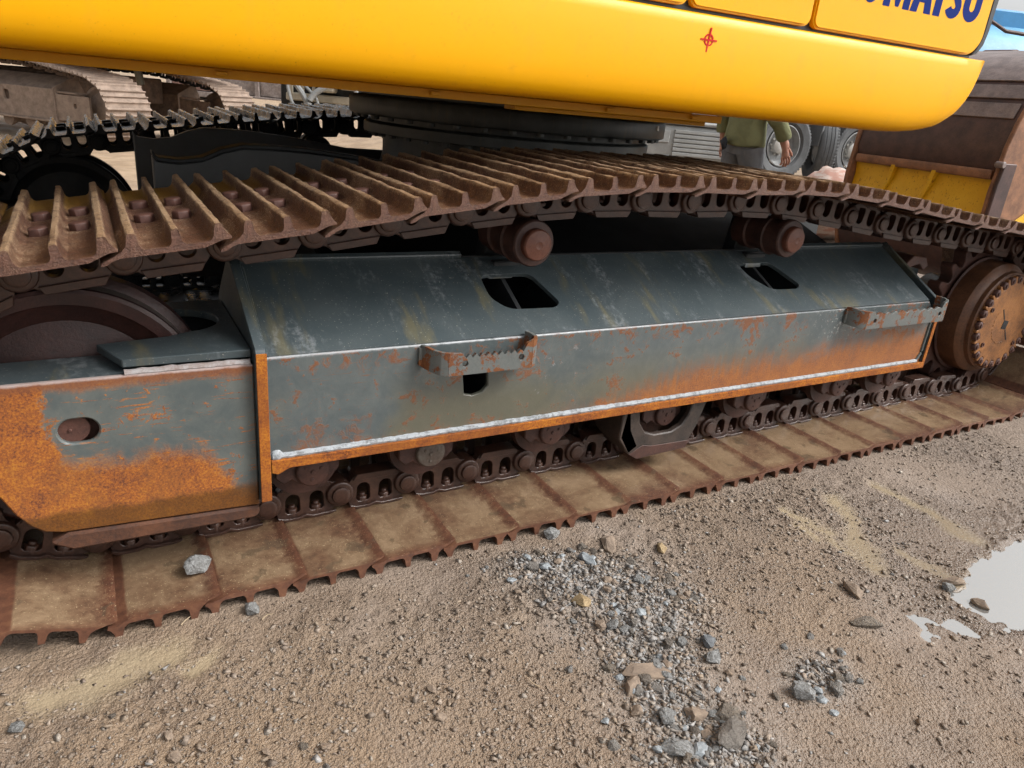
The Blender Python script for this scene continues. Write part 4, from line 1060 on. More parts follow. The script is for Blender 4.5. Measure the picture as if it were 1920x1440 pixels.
for k, path in enumerate([[(-.05, -.15, 1.5), (.05, -.2, 1.15), (.35, -.2, .85), (.6, -.2, .55), (.75, -.15, .2), (.8, -.1, 0)],
                          [(.2, -.2, 1.0), (.25, -.25, .65), (.35, -.25, .3), (.5, -.2, .05)], [(1.35, -.1, 1.6), (1.32, -.15, 1.1), (1.2, -.2, .78), (.95, -.25, .58), (.8, -.3, .35), (.78, -.3, 0)],
                          [(2.0, -.15, 1.6), (1.98, -.2, 1.1), (2.0, -.2, .6), (1.9, -.2, .1)], [(.5, -.1, .9), (.7, -.12, .7), (.95, -.15, .45), (1.05, -.1, 0)]]):
    def hose(b, path=path):
        pts = [Vector(p) for p in path]; out = []
        for i in range(len(pts) - 1):
            p0, p1, p2, p3 = pts[max(i - 1, 0)], pts[i], pts[i + 1], pts[min(i + 2, len(pts) - 1)]
            for q in range(5):
                t = q / 5; out.append(.5 * ((2 * p1) + (p2 - p0) * t + (2 * p0 - 5 * p1 + 4 * p2 - p3) * t * t + (3 * p1 - p0 - 3 * p2 + p3) * t ** 3))
        b.tube(out + [pts[-1]], [.07, .045, .075, .06, .04][k], 8)
    part(T, 'hose', hosem, m, hose, 0)

# truck with tandem wheels, right of the person
tyrem = simple('dusty_tyre_rubber', (.10, .104, .108), .85, 0, .5, 6, .4, 40); rimm = simple('dusty_wheel_rim', (.27, .275, .275), .6, .2, .4, 10, .2, 60)
mb = MB(); mb.lathe([(.30, -.05), (.36, -.125), (.46, -.145), (.495, -.13), (.515, -.10), (.52, -.06), (.513, -.055), (.513, -.045), (.52, -.04), (.52, -.005), (.513, 0), (.513, .01), (.52, .015), (.52, .06), (.513, .065), (.513, .075), (.52, .08), (.515, .115), (.495, .14), (.46, .15), (.36, .13), (.30, .05)], (0, 0, 0), 'y', 56, cap=False)
for k in range(60):
    t = 2 * math.pi * k / 60; v = mb.box((-.011, -.128, .488), (.011, -.100, .516)); mb.xf(v, Matrix.Rotation(t, 4, 'Y'))
TYRE = mb.mesh('tyre', tyrem)
mb = MB(); mb.lathe([(.30, -.09), (.315, -.10), (.300, -.105), (.275, -.04), (.268, .02), (.235, .05), (.15, .055)], (0, 0, 0), 'y', 48, cap=False)
ring = [(.235 * math.cos(R(a)), .235 * math.sin(R(a))) for a in range(0, 360, 8)]
mb.prism(ring, .045, .06, 'y', [arc(.185 * math.cos(R(a)), .185 * math.sin(R(a)), .034, 0, 330, 11) for a in range(0, 360, 45)])
RIM = mb.mesh('rim', rimm)
mb = MB(); mb.lathe([(.13, .05), (.125, -.03), (.09, -.055), (.05, -.06)], (0, 0, 0), 'y', 28)
for k in range(10): mb.cyl((.145 * math.cos(.628 * k), .01, .145 * math.sin(.628 * k)), .016, .04, 'y', 6)
HUBC = mb.mesh('wheel_hub', simple('pale_dusty_hub', (.42, .41, .38), .7, 0, .4))
def wheel(T, x, y, z, h):
    m = frame_at((x, y, z), h); t = add('wheel', TYRE, T, m); add('rim', RIM, t, m); add('wheel_hub', HUBC, t, m)
truckg = simple('grey_truck_chassis', (.16, .165, .17), .6, 0, .4); hd = R(-8)
bx, by = 9.62, 6.86; bz = gz(bx, by); m = frame_at((bx, by, bz), hd)
T = thing('tipper_truck', 'grey dusty truck with large tandem wheels between the walking person and the bucket', 'truck', (bx, by, bz), hd)
for (dx, dy) in ((0, 0), (1.72, .20)):
    q = m @ Vector((dx, dy, .52)); wheel(T, q.x, q.y, q.z, hd)
q = m @ Vector((.98, .16, .52)); wheel(T, q.x, q.y, q.z, hd + R(62))
part(T, 'chassis_rail', truckg, m, lambda b: b.box((-.9, .45, .75), (4.0, .6, 1.05)), .02)
part(T, 'mudguard', truckg, m, lambda b: b.prism([(.62, .55), (.66, 1.0), (.74, 1.12), (1.02, 1.15), (1.02, 1.12), (.78, 1.08), (.70, .98), (.66, .55)], -.16, .35, 'y'), .01)
part(T, 'tipper_body', simple('dark_tipper_body', (.07, .075, .08), .6), m, lambda b: b.box((-1.0, -.1, 1.35), (2.3, 2.3, 2.05)), .04)

# truck front with a ribbed pale bumper, behind the turntable
pg = simple('pale_grey_truck_plastic', (.34, .345, .335), .55, 0, .4, 4, .15, 30); hd = math.atan2(6.06 - 6.64, 7.73 - 6.79)
bx, by = 6.3, 6.94; bz = gz(bx, by); m = frame_at((bx, by, bz), hd)
T = thing('parked_truck', 'pale grey truck with ribbed bumper between the turntable and the walking person', 'truck', (bx, by, bz), hd)
part(T, 'bumper', pg, m, lambda b: b.prism([(-.02, .33), (.02, .30), (.30, .30), (.30, .74), (.02, .74), (-.02, .70)], 0, 1.72, 'x'), .02)
for k in range(6): part(T, 'bumper_rib', pg, m, lambda b, k=k: b.box((.92, -.045, .345 + .058 * k), (1.70, -.021, .390 + .058 * k)), .006)
part(T, 'bumper_corner', pg, m, lambda b: b.box((.0, -.04, .50), (.86, -.021, .66)), .006)
part(T, 'bumper_shelf', pg, m, lambda b: b.box((-.05, -.05, .745), (1.74, .3, .80)), .02)
part(T, 'grille_panel', simple('grey_cab_panel', (.30, .31, .33), .5, 0, .3), m, lambda b: b.box((.02, .10, .86), (1.66, .9, 2.4)), .04)
part(T, 'headlamp', simple('lamp_lens', (.36, .38, .39), .2), m, lambda b: b.box((.75, .04, .92), (1.25, .14, 1.15)), .03)
part(T, 'tow_bracket', pg, m, lambda b: [b.cyl((.85 + .09 * k, .02, .86), .05, .05, 'y', 14) for k in range(4)], 0)
part(T, 'lower_sill', pg, m, lambda b: b.box((-.4, .0, .14), (1.9, .25, .27)), .03)
part(T, 'cab_base', MT['black'], m, lambda b: b.box((-.6, .32, .2), (1.7, 2.2, 2.4)), .03)
for dx in (.25, 1.45):
    q = m @ Vector((dx, 1.3, .52)); wheel(T, q.x, q.y, q.z, hd + R(90))

# excavator bucket lying beyond the sprocket
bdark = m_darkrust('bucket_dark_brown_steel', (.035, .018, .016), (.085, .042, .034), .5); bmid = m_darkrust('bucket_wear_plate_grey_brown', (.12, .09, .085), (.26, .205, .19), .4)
brust = m_darkrust('bucket_side_orange_rust', (.13, .062, .035), (.30, .14, .07), .65)
pL = Vector((5.58, 2.47, 0)); pR = Vector((5.50, 1.31, 0)); hd = math.atan2(pR.y - pL.y, pR.x - pL.x); WB = (pR - pL).length; bz = gz(6.0, 2.4)
m = frame_at((pL.x, pL.y, 0), hd); base = m @ Vector((WB / 2, .4, 0))
T = thing('excavator_bucket', 'big rusty brown and yellow excavator bucket behind the sprocket, at the right edge', 'bucket', (base.x, base.y, bz), hd)
shell = [(.02, 1.00), (-.01, 1.10), (0, 1.20), (.035, 1.35), (.09, 1.48), (.17, 1.60), (.29, 1.71), (.46, 1.80), (.80, 1.88)]
def curved(b, prof, x0, x1, th=.02):
    n = len(prof); P2 = []
    for i, p in enumerate(prof):
        t = (Vector(prof[min(i + 1, n - 1)]) - Vector(prof[max(i - 1, 0)])).normalized(); P2.append((p[0] + t.y * th, p[1] - t.x * th))
    b.prism(list(prof) + P2[::-1], x0, x1, 'x')
part(T, 'back_shell', bdark, m, lambda b: curved(b, shell, 0, WB + .02, .03), .003)
def offset(pr, d):
    n = len(pr); o = []
    for i, p in enumerate(pr):
        t = (Vector(pr[min(i + 1, n - 1)]) - Vector(pr[max(i - 1, 0)])).normalized(); o.append((p[0] - t.y * d, p[1] + t.x * d))
    return o
dense = [tuple(Vector(shell[i]).lerp(Vector(shell[i + 1]), t / 4)) for i in range(len(shell) - 1) for t in range(4)] + [shell[-1]]
for a, b_ in ((13, 16), (17, 20), (21, 32)):
    part(T, 'wear_plate', bmid, m, lambda b, a=a, b_=b_: curved(b, offset(dense[a:b_ + 1], .014), .02, WB - .01, .013), .003)
part(T, 'lip_bar', brust, m, lambda b: b.prism([(-.02, .985), (-.03, 1.0), (-.03, 1.04), (-.02, 1.05), (.03, 1.05), (.03, .985)], .02, WB, 'x'), .006)
belly = [(.02, .99), (.035, .90), (.02, .76), (-.01, .60), (-.005, .50)]
belly_low = [(-.004, .495), (.0, .42), (.05, .32), (.16, .24), (.35, .18)]
part(T, 'belly_low_plate', bdark, m, lambda b: curved(b, belly_low[::-1], 0, WB + .02, .03), .003)  # lower end of the belly, dark brown where the rest is yellow
part(T, 'belly_plate', MT['ydirty'], m, lambda b: curved(b, belly[::-1], 0, WB + .02, .03), .003)
for x in (.33, .68):
    part(T, 'belly_rib', MT['ydirty'], m, lambda b, x=x: [b.xf(b.prism([(-.03, 1.0), (.02, 1.0), (.03, .88), (.01, .68), (-.005, .52), (-.03, .54), (-.012, .70), (.005, .88)], x, x + .035, 'x'), Matrix(((1, 0, .35, -.31), (0, 1, 0, 0), (0, 0, 1, 0), (0, 0, 0, 1))))], .003)
outl = [(-.03, .50), (-.045, .90), (-.03, 1.05), (-.02, 1.20), (.02, 1.36), (.08, 1.50), (.16, 1.62), (.28, 1.73), (.80, 1.90), (1.15, 1.5), (1.25, .9), (1.05, .35), (.5, .12), (.2, .18), (.03, .32)]
part(T, 'side_cheek', brust, m, lambda b: b.prism(outl, WB + .022, WB + .055, 'x'), .006)
part(T, 'side_cheek', brust, m, lambda b: b.prism(outl, -.035, -.002, 'x'), .006)
part(T, 'side_strip', bdark, m, lambda b: b.prism([(-.045, .30), (-.052, .95), (-.03, 1.10), (.10, 1.10), (.10, .30)], WB + .057, WB + .085, 'x'), .006)
part(T, 'side_panel', MT['ydirty'], m, lambda b: b.prism([(.14, .30), (.14, .62), (.95, 1.10), (1.1, 1.0), (1.0, .40)], WB + .057, WB + .07, 'x'), .006)
part(T, 'top_pin_boss', bdark, m, lambda b: b.cyl((.2, .95, 1.80), .12, .25, 'x', 24), .006)
part(T, 'shackle', bmid, m, lambda b: b.cyl((WB + .03, -.05, 1.09), .022, .06, 'x', 14), .004)

# pale pink boulder between the truck wheels and the bucket
def rock_mesh(name, mat, seed, n=16, sq=(1, .8, .62), sub=0, bev=.0):
    rr = random.Random(seed); bm = bmesh.new()
    for _ in range(n):
        v = Vector((rr.gauss(0, 1), rr.gauss(0, 1), rr.gauss(0, 1))).normalized() * rr.uniform(.8, 1.05)
        bm.verts.new((v.x * sq[0], v.y * sq[1], v.z * sq[2]))
    h = bmesh.ops.convex_hull(bm, input=bm.verts)
    bmesh.ops.delete(bm, geom=[g_ for g_ in set(h['geom_interior'] + h['geom_unused']) if isinstance(g_, bmesh.types.BMVert)], context='VERTS')
    if bev:
        bmesh.ops.bevel(bm, geom=list(bm.edges), offset=bev, segments=1, affect='EDGES', clamp_overlap=True)
        for v in bm.verts:
            if v.co.length > 1.08: v.co *= 1.08 / v.co.length
    bmesh.ops.triangulate(bm, faces=bm.faces)
    if sub:
        bmesh.ops.subdivide_edges(bm, edges=bm.edges, cuts=sub, use_grid_fill=True)
        for v in bm.verts: v.co *= 1 + rr.uniform(-.05, .04)
    bmesh.ops.recalc_face_normals(bm, faces=bm.faces)
    me = bpy.data.meshes.new(name); bm.to_mesh(me); bm.free(); me.materials.append(mat); return me
g = G('pink_white_boulder'); n1 = g.noise(5, 6, .7, v=g.vec((1, 1, 3))); 
pinkm = g.out(g.mix(g.step(n1, .4, .6), (.50, .42, .37), (.40, .22, .17)), .8, 0, g.bump(n1, .4, .02))
o = add('boulder', rock_mesh('boulder', pinkm, 5, 40, (.62, .45, .45), 2, .0), None, Matrix.Translation((6.75, 3.55, gz(6.75, 3.55) + .27)))
for p_ in o.data.polygons: p_.use_smooth = True
tag(o, 'pale pink boulder in front of the rear truck wheel, left of the bucket', 'boulder')

# light blue tanker high behind the bucket
bl = simple('light_blue_truck_paint', (.15, .40, .62), .45, 0, .4, 2, .1, 20); bl2 = simple('strong_blue_paint', (.05, .26, .52), .45, 0, .3, 2, .1, 20)
bx, by = 15.2, 7.9; bz = gz(bx, by); hd = R(-24); m = frame_at((bx, by, bz), hd)
T = thing('blue_tanker', 'light blue tank truck standing high behind the bucket at the right edge', 'truck', (bx, by, bz), hd)
part(T, 'tank', bl, m, lambda b: b.xf(b.lathe([(.9, -.2), (1.05, 0), (1.1, .4), (1.1, 5.0), (1.0, 5.4)], (0, 0, 0), 'x', 40), Matrix.Translation((-.2, 1.1, 2.05))), 0)
part(T, 'cab', bl, m, lambda b: b.box((-.6, .9, 1.0), (.8, 2.8, 3.75)), .06)
part(T, 'hatch_box', bl2, m, lambda b: b.box((.85, .8, 3.0), (4.5, 2.0, 3.42)), .04)
for z in (2.45, 3.05): part(T, 'rail', MT['drust'], m, lambda b, z=z: b.tube([(-.7, -.05, z + .12), (.3, -.08, z + .06), (.8, -.1, z - .15), (4, -.1, z - .3)], .035, 8), 0)
part(T, 'chassis', MT['black'], m, lambda b: b.box((-.5, .2, .5), (5.2, 2.2, 1.0)), .03)
for dx in (.4, 3.6, 4.7):
    q = m @ Vector((dx, .1, .52)); wheel(T, q.x, q.y, q.z, hd)

# ------------------------------------------------------------------ person walking behind the machine
def skin_mesh(name, nodes, edges, mat, sub=2):
    ids = list(nodes); me = bpy.data.meshes.new(name)
    me.from_pydata([nodes[i][0] for i in ids], [(ids.index(a), ids.index(b)) for a, b in edges], [])
    o = bpy.data.objects.new(name, me); COL.objects.link(o)
    sk = o.modifiers.new('skin', 'SKIN'); sk.use_smooth_shade = True
    for i, k in enumerate(ids):
        r = nodes[k][1]; d = me.skin_vertices[0].data[i]; d.radius = r if isinstance(r, tuple) else (r, r); d.use_root = (i == 0)
    o.modifiers.new('sub', 'SUBSURF').levels = sub; o.modifiers['sub'].render_levels = sub
    dg = bpy.context.evaluated_depsgraph_get(); dg.update()
    out = bpy.data.meshes.new_from_object(o.evaluated_get(dg)); out.name = name
    bpy.data.objects.remove(o); bpy.data.meshes.remove(me)
    out.materials.clear(); out.materials.append(mat)
    for p in out.polygons: p.use_smooth = True
    return out
skinm = simple('skin', (.42, .21, .145), .55, 0, .15, 20, .05, 90); 
g = G('olive_jacket_cloth'); n1 = g.noise(5, 5, .6, dist=1.0); n2 = g.noise(220, 2, .5)
olive = g.out(g.mix(g.step(n1, .35, .7), (.21, .22, .115), (.15, .155, .08)), .85, 0, g.bump(g.add(n1, g.mul(n2, .2)), .6, .03), .2)
g = G('grey_trouser_cloth'); n1 = g.noise(6, 5, .6, v=g.vec((1, 1, .5)), dist=1.2); n2 = g.noise(240, 2, .5)
trous = g.out(g.mix(g.step(n1, .35, .7), (.15, .155, .165), (.10, .103, .11)), .85, 0, g.bump(g.add(n1, g.mul(n2, .2)), .6, .03), .2)
px, py = 5.40, 3.55; pz = gz(px, py) + .015; ph = R(-14)
m = frame_at((px, py, pz), ph) @ Matrix.Scale(1.10, 4)
T = thing('person', 'person in olive jacket and grey trousers walking behind the track', 'person', (px, py, pz), ph)
WR = Vector((.235, -.245, .90)); 
nodes = {'pel': ((0, 0, .95), .085), 'spi': ((0, 0, 1.15), .085), 'che': ((0.01, 0, 1.34), .09), 'nec': ((.02, 0, 1.50), .055), 'jaw': ((.045, 0, 1.575), (.062, .068)), 'skl': ((.035, 0, 1.66), (.078, .092)), 'crn': ((.025, 0, 1.715), (.062, .07)),
         'nos': ((.145, 0, 1.60), .016), 'shr': ((0, -.17, 1.42), .065), 'elr': ((.08, -.245, 1.14), .045), 'wrr': (tuple(WR), .030), 'shl': ((0, .17, 1.42), .065), 'ell': ((-.08, .24, 1.14), .045), 'wrl': ((-.06, .25, .90), .030),
         'hir': ((.01, -.09, .90), .07), 'knr': ((.12, -.09, .50), .055), 'anr': ((.20, -.09, .09), .042), 'tor': ((.36, -.10, .035), .035), 'hil': ((-.01, .09, .90), .07), 'knl': ((-.04, .09, .50), .055), 'anl': ((-.30, .09, .12), .042), 'tol': ((-.18, .10, .035), .035)}
edges = [('pel', 'spi'), ('spi', 'che'), ('che', 'nec'), ('nec', 'jaw'), ('jaw', 'skl'), ('skl', 'crn'), ('che', 'shr'), ('shr', 'elr'), ('elr', 'wrr'), ('che', 'shl'), ('shl', 'ell'), ('ell', 'wrl'), ('pel', 'hir'), ('hir', 'knr'), ('knr', 'anr'), ('anr', 'tor'), ('pel', 'hil'), ('hil', 'knl'), ('knl', 'anl'), ('anl', 'tol')]
nodes.pop('nos')
for sd_, W0 in (('r', WR), ('l', Vector((-.06, .25, .90)))):
    dn = Vector((.28, 0, -1)).normalized(); fw = Vector((1, 0, .28)).normalized()
    pm = W0 + dn * .075; nodes['pm' + sd_] = (tuple(pm), (.036, .02)); edges.append(('wr' + sd_, 'pm' + sd_))
    for k, (of, ln) in enumerate(((.030, .070), (.010, .080), (-.011, .074), (-.030, .058))):
        b0 = pm + fw * of * 1.15 + dn * .020; b1 = b0 + dn * ln * .5 + Vector((.006, 0, 0)); b2 = b1 + dn * ln * .5 + Vector((-.012, (.018 if sd_ == 'r' else -.018), 0))
        for n_, q in (('a', b0), ('b', b1), ('c', b2)): nodes['f%s%d%s' % (sd_, k, n_)] = (tuple(q), .0098)
        edges += [('pm' + sd_, 'f%s%da' % (sd_, k)), ('f%s%da' % (sd_, k), 'f%s%db' % (sd_, k)), ('f%s%db' % (sd_, k), 'f%s%dc' % (sd_, k))]
    t0 = W0 + dn * .035 + fw * .034; t1 = t0 + dn * .035 + fw * .022; t2 = t1 + dn * .03 + fw * .004
    for n_, q, r_ in (('a', t0, .0125), ('b', t1, .0115), ('c', t2, .0105)): nodes['t%s%s' % (sd_, n_)] = (tuple(q), r_)
    edges += [('wr' + sd_, 't%sa' % sd_), ('t%sa' % sd_, 't%sb' % sd_), ('t%sb' % sd_, 't%sc' % sd_)]
add('body', skin_mesh('body', nodes, edges, skinm), T, m)
def loft(mb, rings, seg=20, cap=True):      # rings: centre, half width along x, half width along y
    V = []
    for (c, a, b) in rings:
        V.append([mb.bm.verts.new((c[0] + a * math.cos(2 * math.pi * k / seg), c[1] + b * math.sin(2 * math.pi * k / seg), c[2] + .006 * math.sin(5 * k + 9 * c[2]))) for k in range(seg)])
    for A, B in zip(V, V[1:]):
        for k in range(seg): mb.bm.faces.new((A[k], A[(k + 1) % seg], B[(k + 1) % seg], B[k]))
    if cap: mb.bm.faces.new(V[0]); mb.bm.faces.new(V[-1][::-1])
def dense_path(pts, rad, n=5):
    P_ = [Vector(p) for p in pts]; out, rr = [], []
    for i in range(len(P_) - 1):
        p0, p1, p2, p3 = P_[max(i - 1, 0)], P_[i], P_[i + 1], P_[min(i + 2, len(P_) - 1)]
        for q in range(n):
            t = q / n; out.append(.5 * ((2 * p1) + (p2 - p0) * t + (2 * p0 - 5 * p1 + 4 * p2 - p3) * t * t + (3 * p1 - p0 - 3 * p2 + p3) * t ** 3)); rr.append((rad[i] * (1 - t) + rad[i + 1] * t) * (1 + .05 * math.sin(7 * len(out))))
    return out + [P_[-1]], rr + [rad[-1]]
mb = MB()
loft(mb, [((0, 0, .865), .150, .200), ((0, 0, .88), .160, .212), ((0, 0, .95), .152, .205), ((0, 0, 1.05), .142, .192), ((0, 0, 1.18), .145, .198), ((.005, 0, 1.30), .142, .205), ((.008, 0, 1.40), .122, .200), ((.01, 0, 1.455), .098, .150), ((.015, 0, 1.50), .078, .085), ((.02, 0, 1.525), .072, .075)])
for pth, rad in (([(0, -.175, 1.42), (.03, -.225, 1.29), (.085, -.25, 1.13), (.155, -.255, 1.04), (.212, -.25, .955)], [.085, .080, .074, .064, .056]), ([(0, .175, 1.42), (-.04, .23, 1.28), (-.08, .25, 1.14), (-.07, .255, 1.04), (-.06, .255, .955)], [.085, .08, .074, .064, .056])):
    a_, b_ = dense_path(pth, rad); mb.tube(a_, b_, 14)
add('jacket', mb.mesh('jacket', olive, 0, 60), T, m)
mb = MB()
loft(mb, [((0, 0, .97), .130, .172), ((0, 0, .88), .138, .180), ((0, 0, .80), .125, .165)])
for pth, rad in (([(.012, -.085, .86), (.06, -.09, .70), (.125, -.09, .50), (.17, -.09, .30), (.197, -.09, .10)], [.112, .102, .085, .078, .076]), ([(-.012, .085, .86), (-.02, .09, .70), (-.045, .09, .50), (-.16, .09, .33), (-.29, .09, .15)], [.112, .102, .085, .078, .074])):
    a_, b_ = dense_path(pth, rad); mb.tube(a_, b_, 14)
add('trousers', mb.mesh('trousers', trous, 0, 60), T, m)
for sy, ax, az_, tx in ((-.09, .19, .06, .37), (.09, -.31, .09, -.16)):
    sn = {'a': ((ax - .05, sy, .05 + (az_ - .06)), .05), 'b': ((ax + .06, sy, .055), .052), 'c': ((tx, sy, .04), .042)}
    add('shoe', skin_mesh('shoe', sn, [('a', 'b'), ('b', 'c')], MT['trim']), T, m)
mb = MB(); mb.lathe([(.02, 1.775), (.06, 1.765), (.09, 1.72), (.10, 1.66), (.095, 1.60), (.085, 1.57)], (.02, 0, 0), 'z', 24, cap=False)
for v in mb.bm.verts:
    v.co.x *= 1.12
    if v.co.x > .07 and v.co.z < 1.70: v.co.x = .07
add('hair', mb.mesh('hair', simple('dark_hair', (.02, .016, .014), .6)), T, m)
mb = MB(); 
for k, (y_, w_) in enumerate(((-.045, .014), (.045, .014))):
    mb.lathe([(.004, .10), (.012, .112), (.008, .120), (.002, .122)], (.01, y_, 1.645), 'x', 10)
add('eye', mb.mesh('eyes', simple('eye_dark', (.03, .025, .02), .3)), T, m)
mb = MB(); mb.lathe([(.004, .098), (.016, .118), (.018, .140), (.010, .152), (.003, .156)], (.0, 0, 1.605), 'x', 10); add('nose', mb.mesh('nose', skinm), T, m)
mb = MB(); mb.lathe([(.02, .098), (.020, .112), (.008, .118)], (.0, 0, 1.555), 'x', 12)
for v in mb.bm.verts: v.co.z = 1.555 + (v.co.z - 1.555) * .35
add('mouth', mb.mesh('mouth', simple('lip', (.33, .12, .09), .5)), T, m)
for y_ in (-.085, .085):
    mb = MB(); mb.lathe([(.01, -.012), (.026, -.006), (.028, .006), (.012, .012)], (.02, y_, 1.625), 'y', 14); add('ear', mb.mesh('ear', skinm), T, m)
o = add('work_glove', rock_mesh('work_glove', simple('black_cloth_glove', (.02, .022, .028), .8), 44, 14, (.045, .035, .075), 1), None, m @ Matrix.Translation((-.195, -.02, .88)))
tag(o, 'crumpled black glove hanging at the back hem of the olive jacket', 'glove')

# ------------------------------------------------------------------ stones and gravel
VAR = [rock_mesh('stone', MT['stone'], 100 + k, 20, (1, RNG.uniform(.65, .9), RNG.uniform(.5, .7)), 2, .0) for k in range(10)]
def stone(px_, y, size, label=None, k=None, mat=None, z=None, rz=None, sq=(1, 1, 1), sink=.22, group=None):
    me = VAR[k if k is not None else random.randrange(len(VAR))]
    zz = (gz(px_, y) if z is None else z) + size * .6 * sq[2] * (1 - 2 * sink) 
    mw = Matrix.Translation((px_, y, zz)) @ Matrix.Rotation(rz if rz is not None else random.uniform(0, 6.28), 4, 'Z') @ Matrix.Rotation(random.uniform(-.25, .25), 4, 'X') @ Matrix.Diagonal((size * sq[0], size * sq[1], size * sq[2], 1))
    o = add('stone', me, None, mw)
    if mat: recolor(o, mat)
    if label: tag(o, label, 'stone', group)
    return o
gm = MT['grey']
brown_st = m_darkrust('mud_coated_stone', (.14, .105, .08), (.27, .205, .15), .85, .16); ochre = m_darkrust('ochre_stone', (.22, .15, .08), (.36, .27, .15), .8, .16); bluest = m_darkrust('blue_grey_stone', (.13, .145, .155), (.33, .355, .37), .7, .16)
stone(.178, .125, .040, 'pale grey angular stone lying on a muddy track shoe near the left edge', 0, gm, z=-.006, sq=(1.1, .9, 1.05), sink=.05)
stone(-.115, .175, .014, 'small bluish white chip on the leftmost muddy track shoe', 3, gm, z=-.006, sink=.05)
stone(.284, -.028, .026, 'whitish grey stone on the mud just under the second shoe from the left', 1, gm, sink=.15)
stone(1.192, -.018, .034, 'pale grey stone wedged against the track edge in mid picture', 2, gm, sink=.2)
stone(1.215, -.183, .033, 'bluish grey split stone at the top of the gravel streak', 4, bluest, sq=(1.2, .8, .9))
stone(1.139, -.854, .047, 'big grey brown stone near the bottom edge, right of the gravel streak', 5, None, sq=(1.15, .9, 1), sink=.18, rz=.3)
stone(1.016, -.830, .046, 'long pale grey slab at the bottom edge inside the gravel streak', 6, gm, sq=(1.3, .75, .7), rz=2.3, sink=.25)
stone(1.399, -.829, .034, 'blocky pale grey stone standing alone to the right of the gravel streak', 7, gm, sink=.15)
stone(1.093, -.623, .058, 'long mud brown stone lying across the gravel streak', 8, brown_st, sq=(1.25, .6, .6), rz=-.45, sink=.3)
stone(1.035, -.640, .036, 'mud brown wedge stone left of the long brown stone', 9, brown_st, sink=.4)
stone(1.048, -.745, .028, 'rounded pale grey stone above the long slab in the streak', 0, gm, sink=.25)
stone(1.186, -.799, .034, 'grey brown flat stone just above the big stone near the bottom edge', 1, None, sink=.3)
stone(1.118, -.765, .032, 'brownish stone between the rounded and the flat stones near the bottom edge', 2, brown_st, sink=.35)
stone(1.888, -.605, .040, 'rounded dark grey stone between the gravel streak and the silty runnels', 3, brown_st, sq=(1.2, .8, .9), sink=.3)
stone(1.791, -.721, .041, 'flat grey brown stone left of the puddle tip', 4, None, sq=(1.3, .8, .6), rz=-.6)
stone(2.215, -.800, .034, 'dark pyramid shaped stone standing at the tip of the puddle', 5, brown_st, sq=(.9, .9, 1.2), sink=.2)
stone(2.235, -.705, .038, 'dark slanted stone in the cluster at the upper tip of the puddle', 6, brown_st, sq=(1.3, .6, .8), rz=-.5)
stone(2.19, -.715, .024, 'pale grey stone in the cluster at the upper tip of the puddle', 7, gm)
stone(1.317, -.598, .026, 'dark blue grey stone in the lower half of the gravel streak', 8, m_darkrust('slate', (.05, .055, .06), (.14, .15, .16), .6, .16), sink=.2)
stone(1.288, -.640, .034, 'pale grey stone touching the dark blue grey stone', 9, gm, sink=.35)
stone(1.248, -.568, .020, 'small bright bluish white stone in the gravel streak', 1, gm, sink=.2)
stone(1.088, -.341, .030, 'ochre stone at the left edge of the gravel streak', 2, ochre, sink=.3)
stone(1.335, -.126, .048, 'mud covered lump just below the track, right of the gravel streak top', 3, brown_st, sq=(1.3, .8, .7), sink=.35)
stone(1.478, -.213, .028, 'ochre flat stone right of the mud covered lump', 4, ochre, sink=.3)
stone(-.207, -.218, .020, 'white stone near the bottom left corner on tan mud', 6, gm, sink=.15)
for (x, y, z_) in [(.06, -.36, .015), (.066, -.412, .018), (.05, -.345, .010), (.338, -.509, .013), (.228, -.473, .012)]:
    stone(x, y, z_, 'small rounded tan stone among the cluster at the bottom left', None, brown_st, group='tan stones at the bottom left')
pts = 0
while pts < 260:
    if pts < 185:
        y = random.uniform(-1.05, -.08); xx = float(np.interp(-y, [.10, .22, .45, .66, 1.0], [1.05, 1.17, 1.22, 1.13, 1.0])) + random.gauss(0, .10)
    elif pts < 215:
        xx, y = random.gauss(1.50, .07), random.gauss(-.80, .05)
    else:
        xx, y = random.uniform(-.1, 2.4), random.uniform(-1.1, -.06)
    if pool(xx, y) > .1: continue
    instreak = pts < 215
    sz = min(.026, (.0115 if instreak else .0085) * math.exp(random.gauss(0, .42)))
    kind = random.choice([('grey brown', None), ('grey brown', None), ('pale grey', gm), ('blue grey', bluest), ('mud brown', brown_st)]) if instreak else random.choice([('grey brown', None), ('mud brown', brown_st), ('mud brown', brown_st)])
    big_ = 'small' if sz < .0095 else ('medium' if sz < .015 else 'large')
    if pts >= 185 and instreak: where = 'in the separate stone clump right of the gravel streak'
    elif instreak: where = 'at the top of the gravel streak near the track' if y > -.30 else ('in the middle of the gravel streak' if y > -.60 else 'at the lower end of the gravel streak')
    else: where = 'pressed into the mud left of the gravel streak' if xx < 1.1 else 'pressed into the mud right of the gravel streak'
    o = stone(xx, y, sz, '%s %s stone %s' % (big_, kind[0], where), None, kind[1], sink=random.uniform(.15, .45), group='%s %s stones %s' % (big_, kind[0], where))
    pts += 1

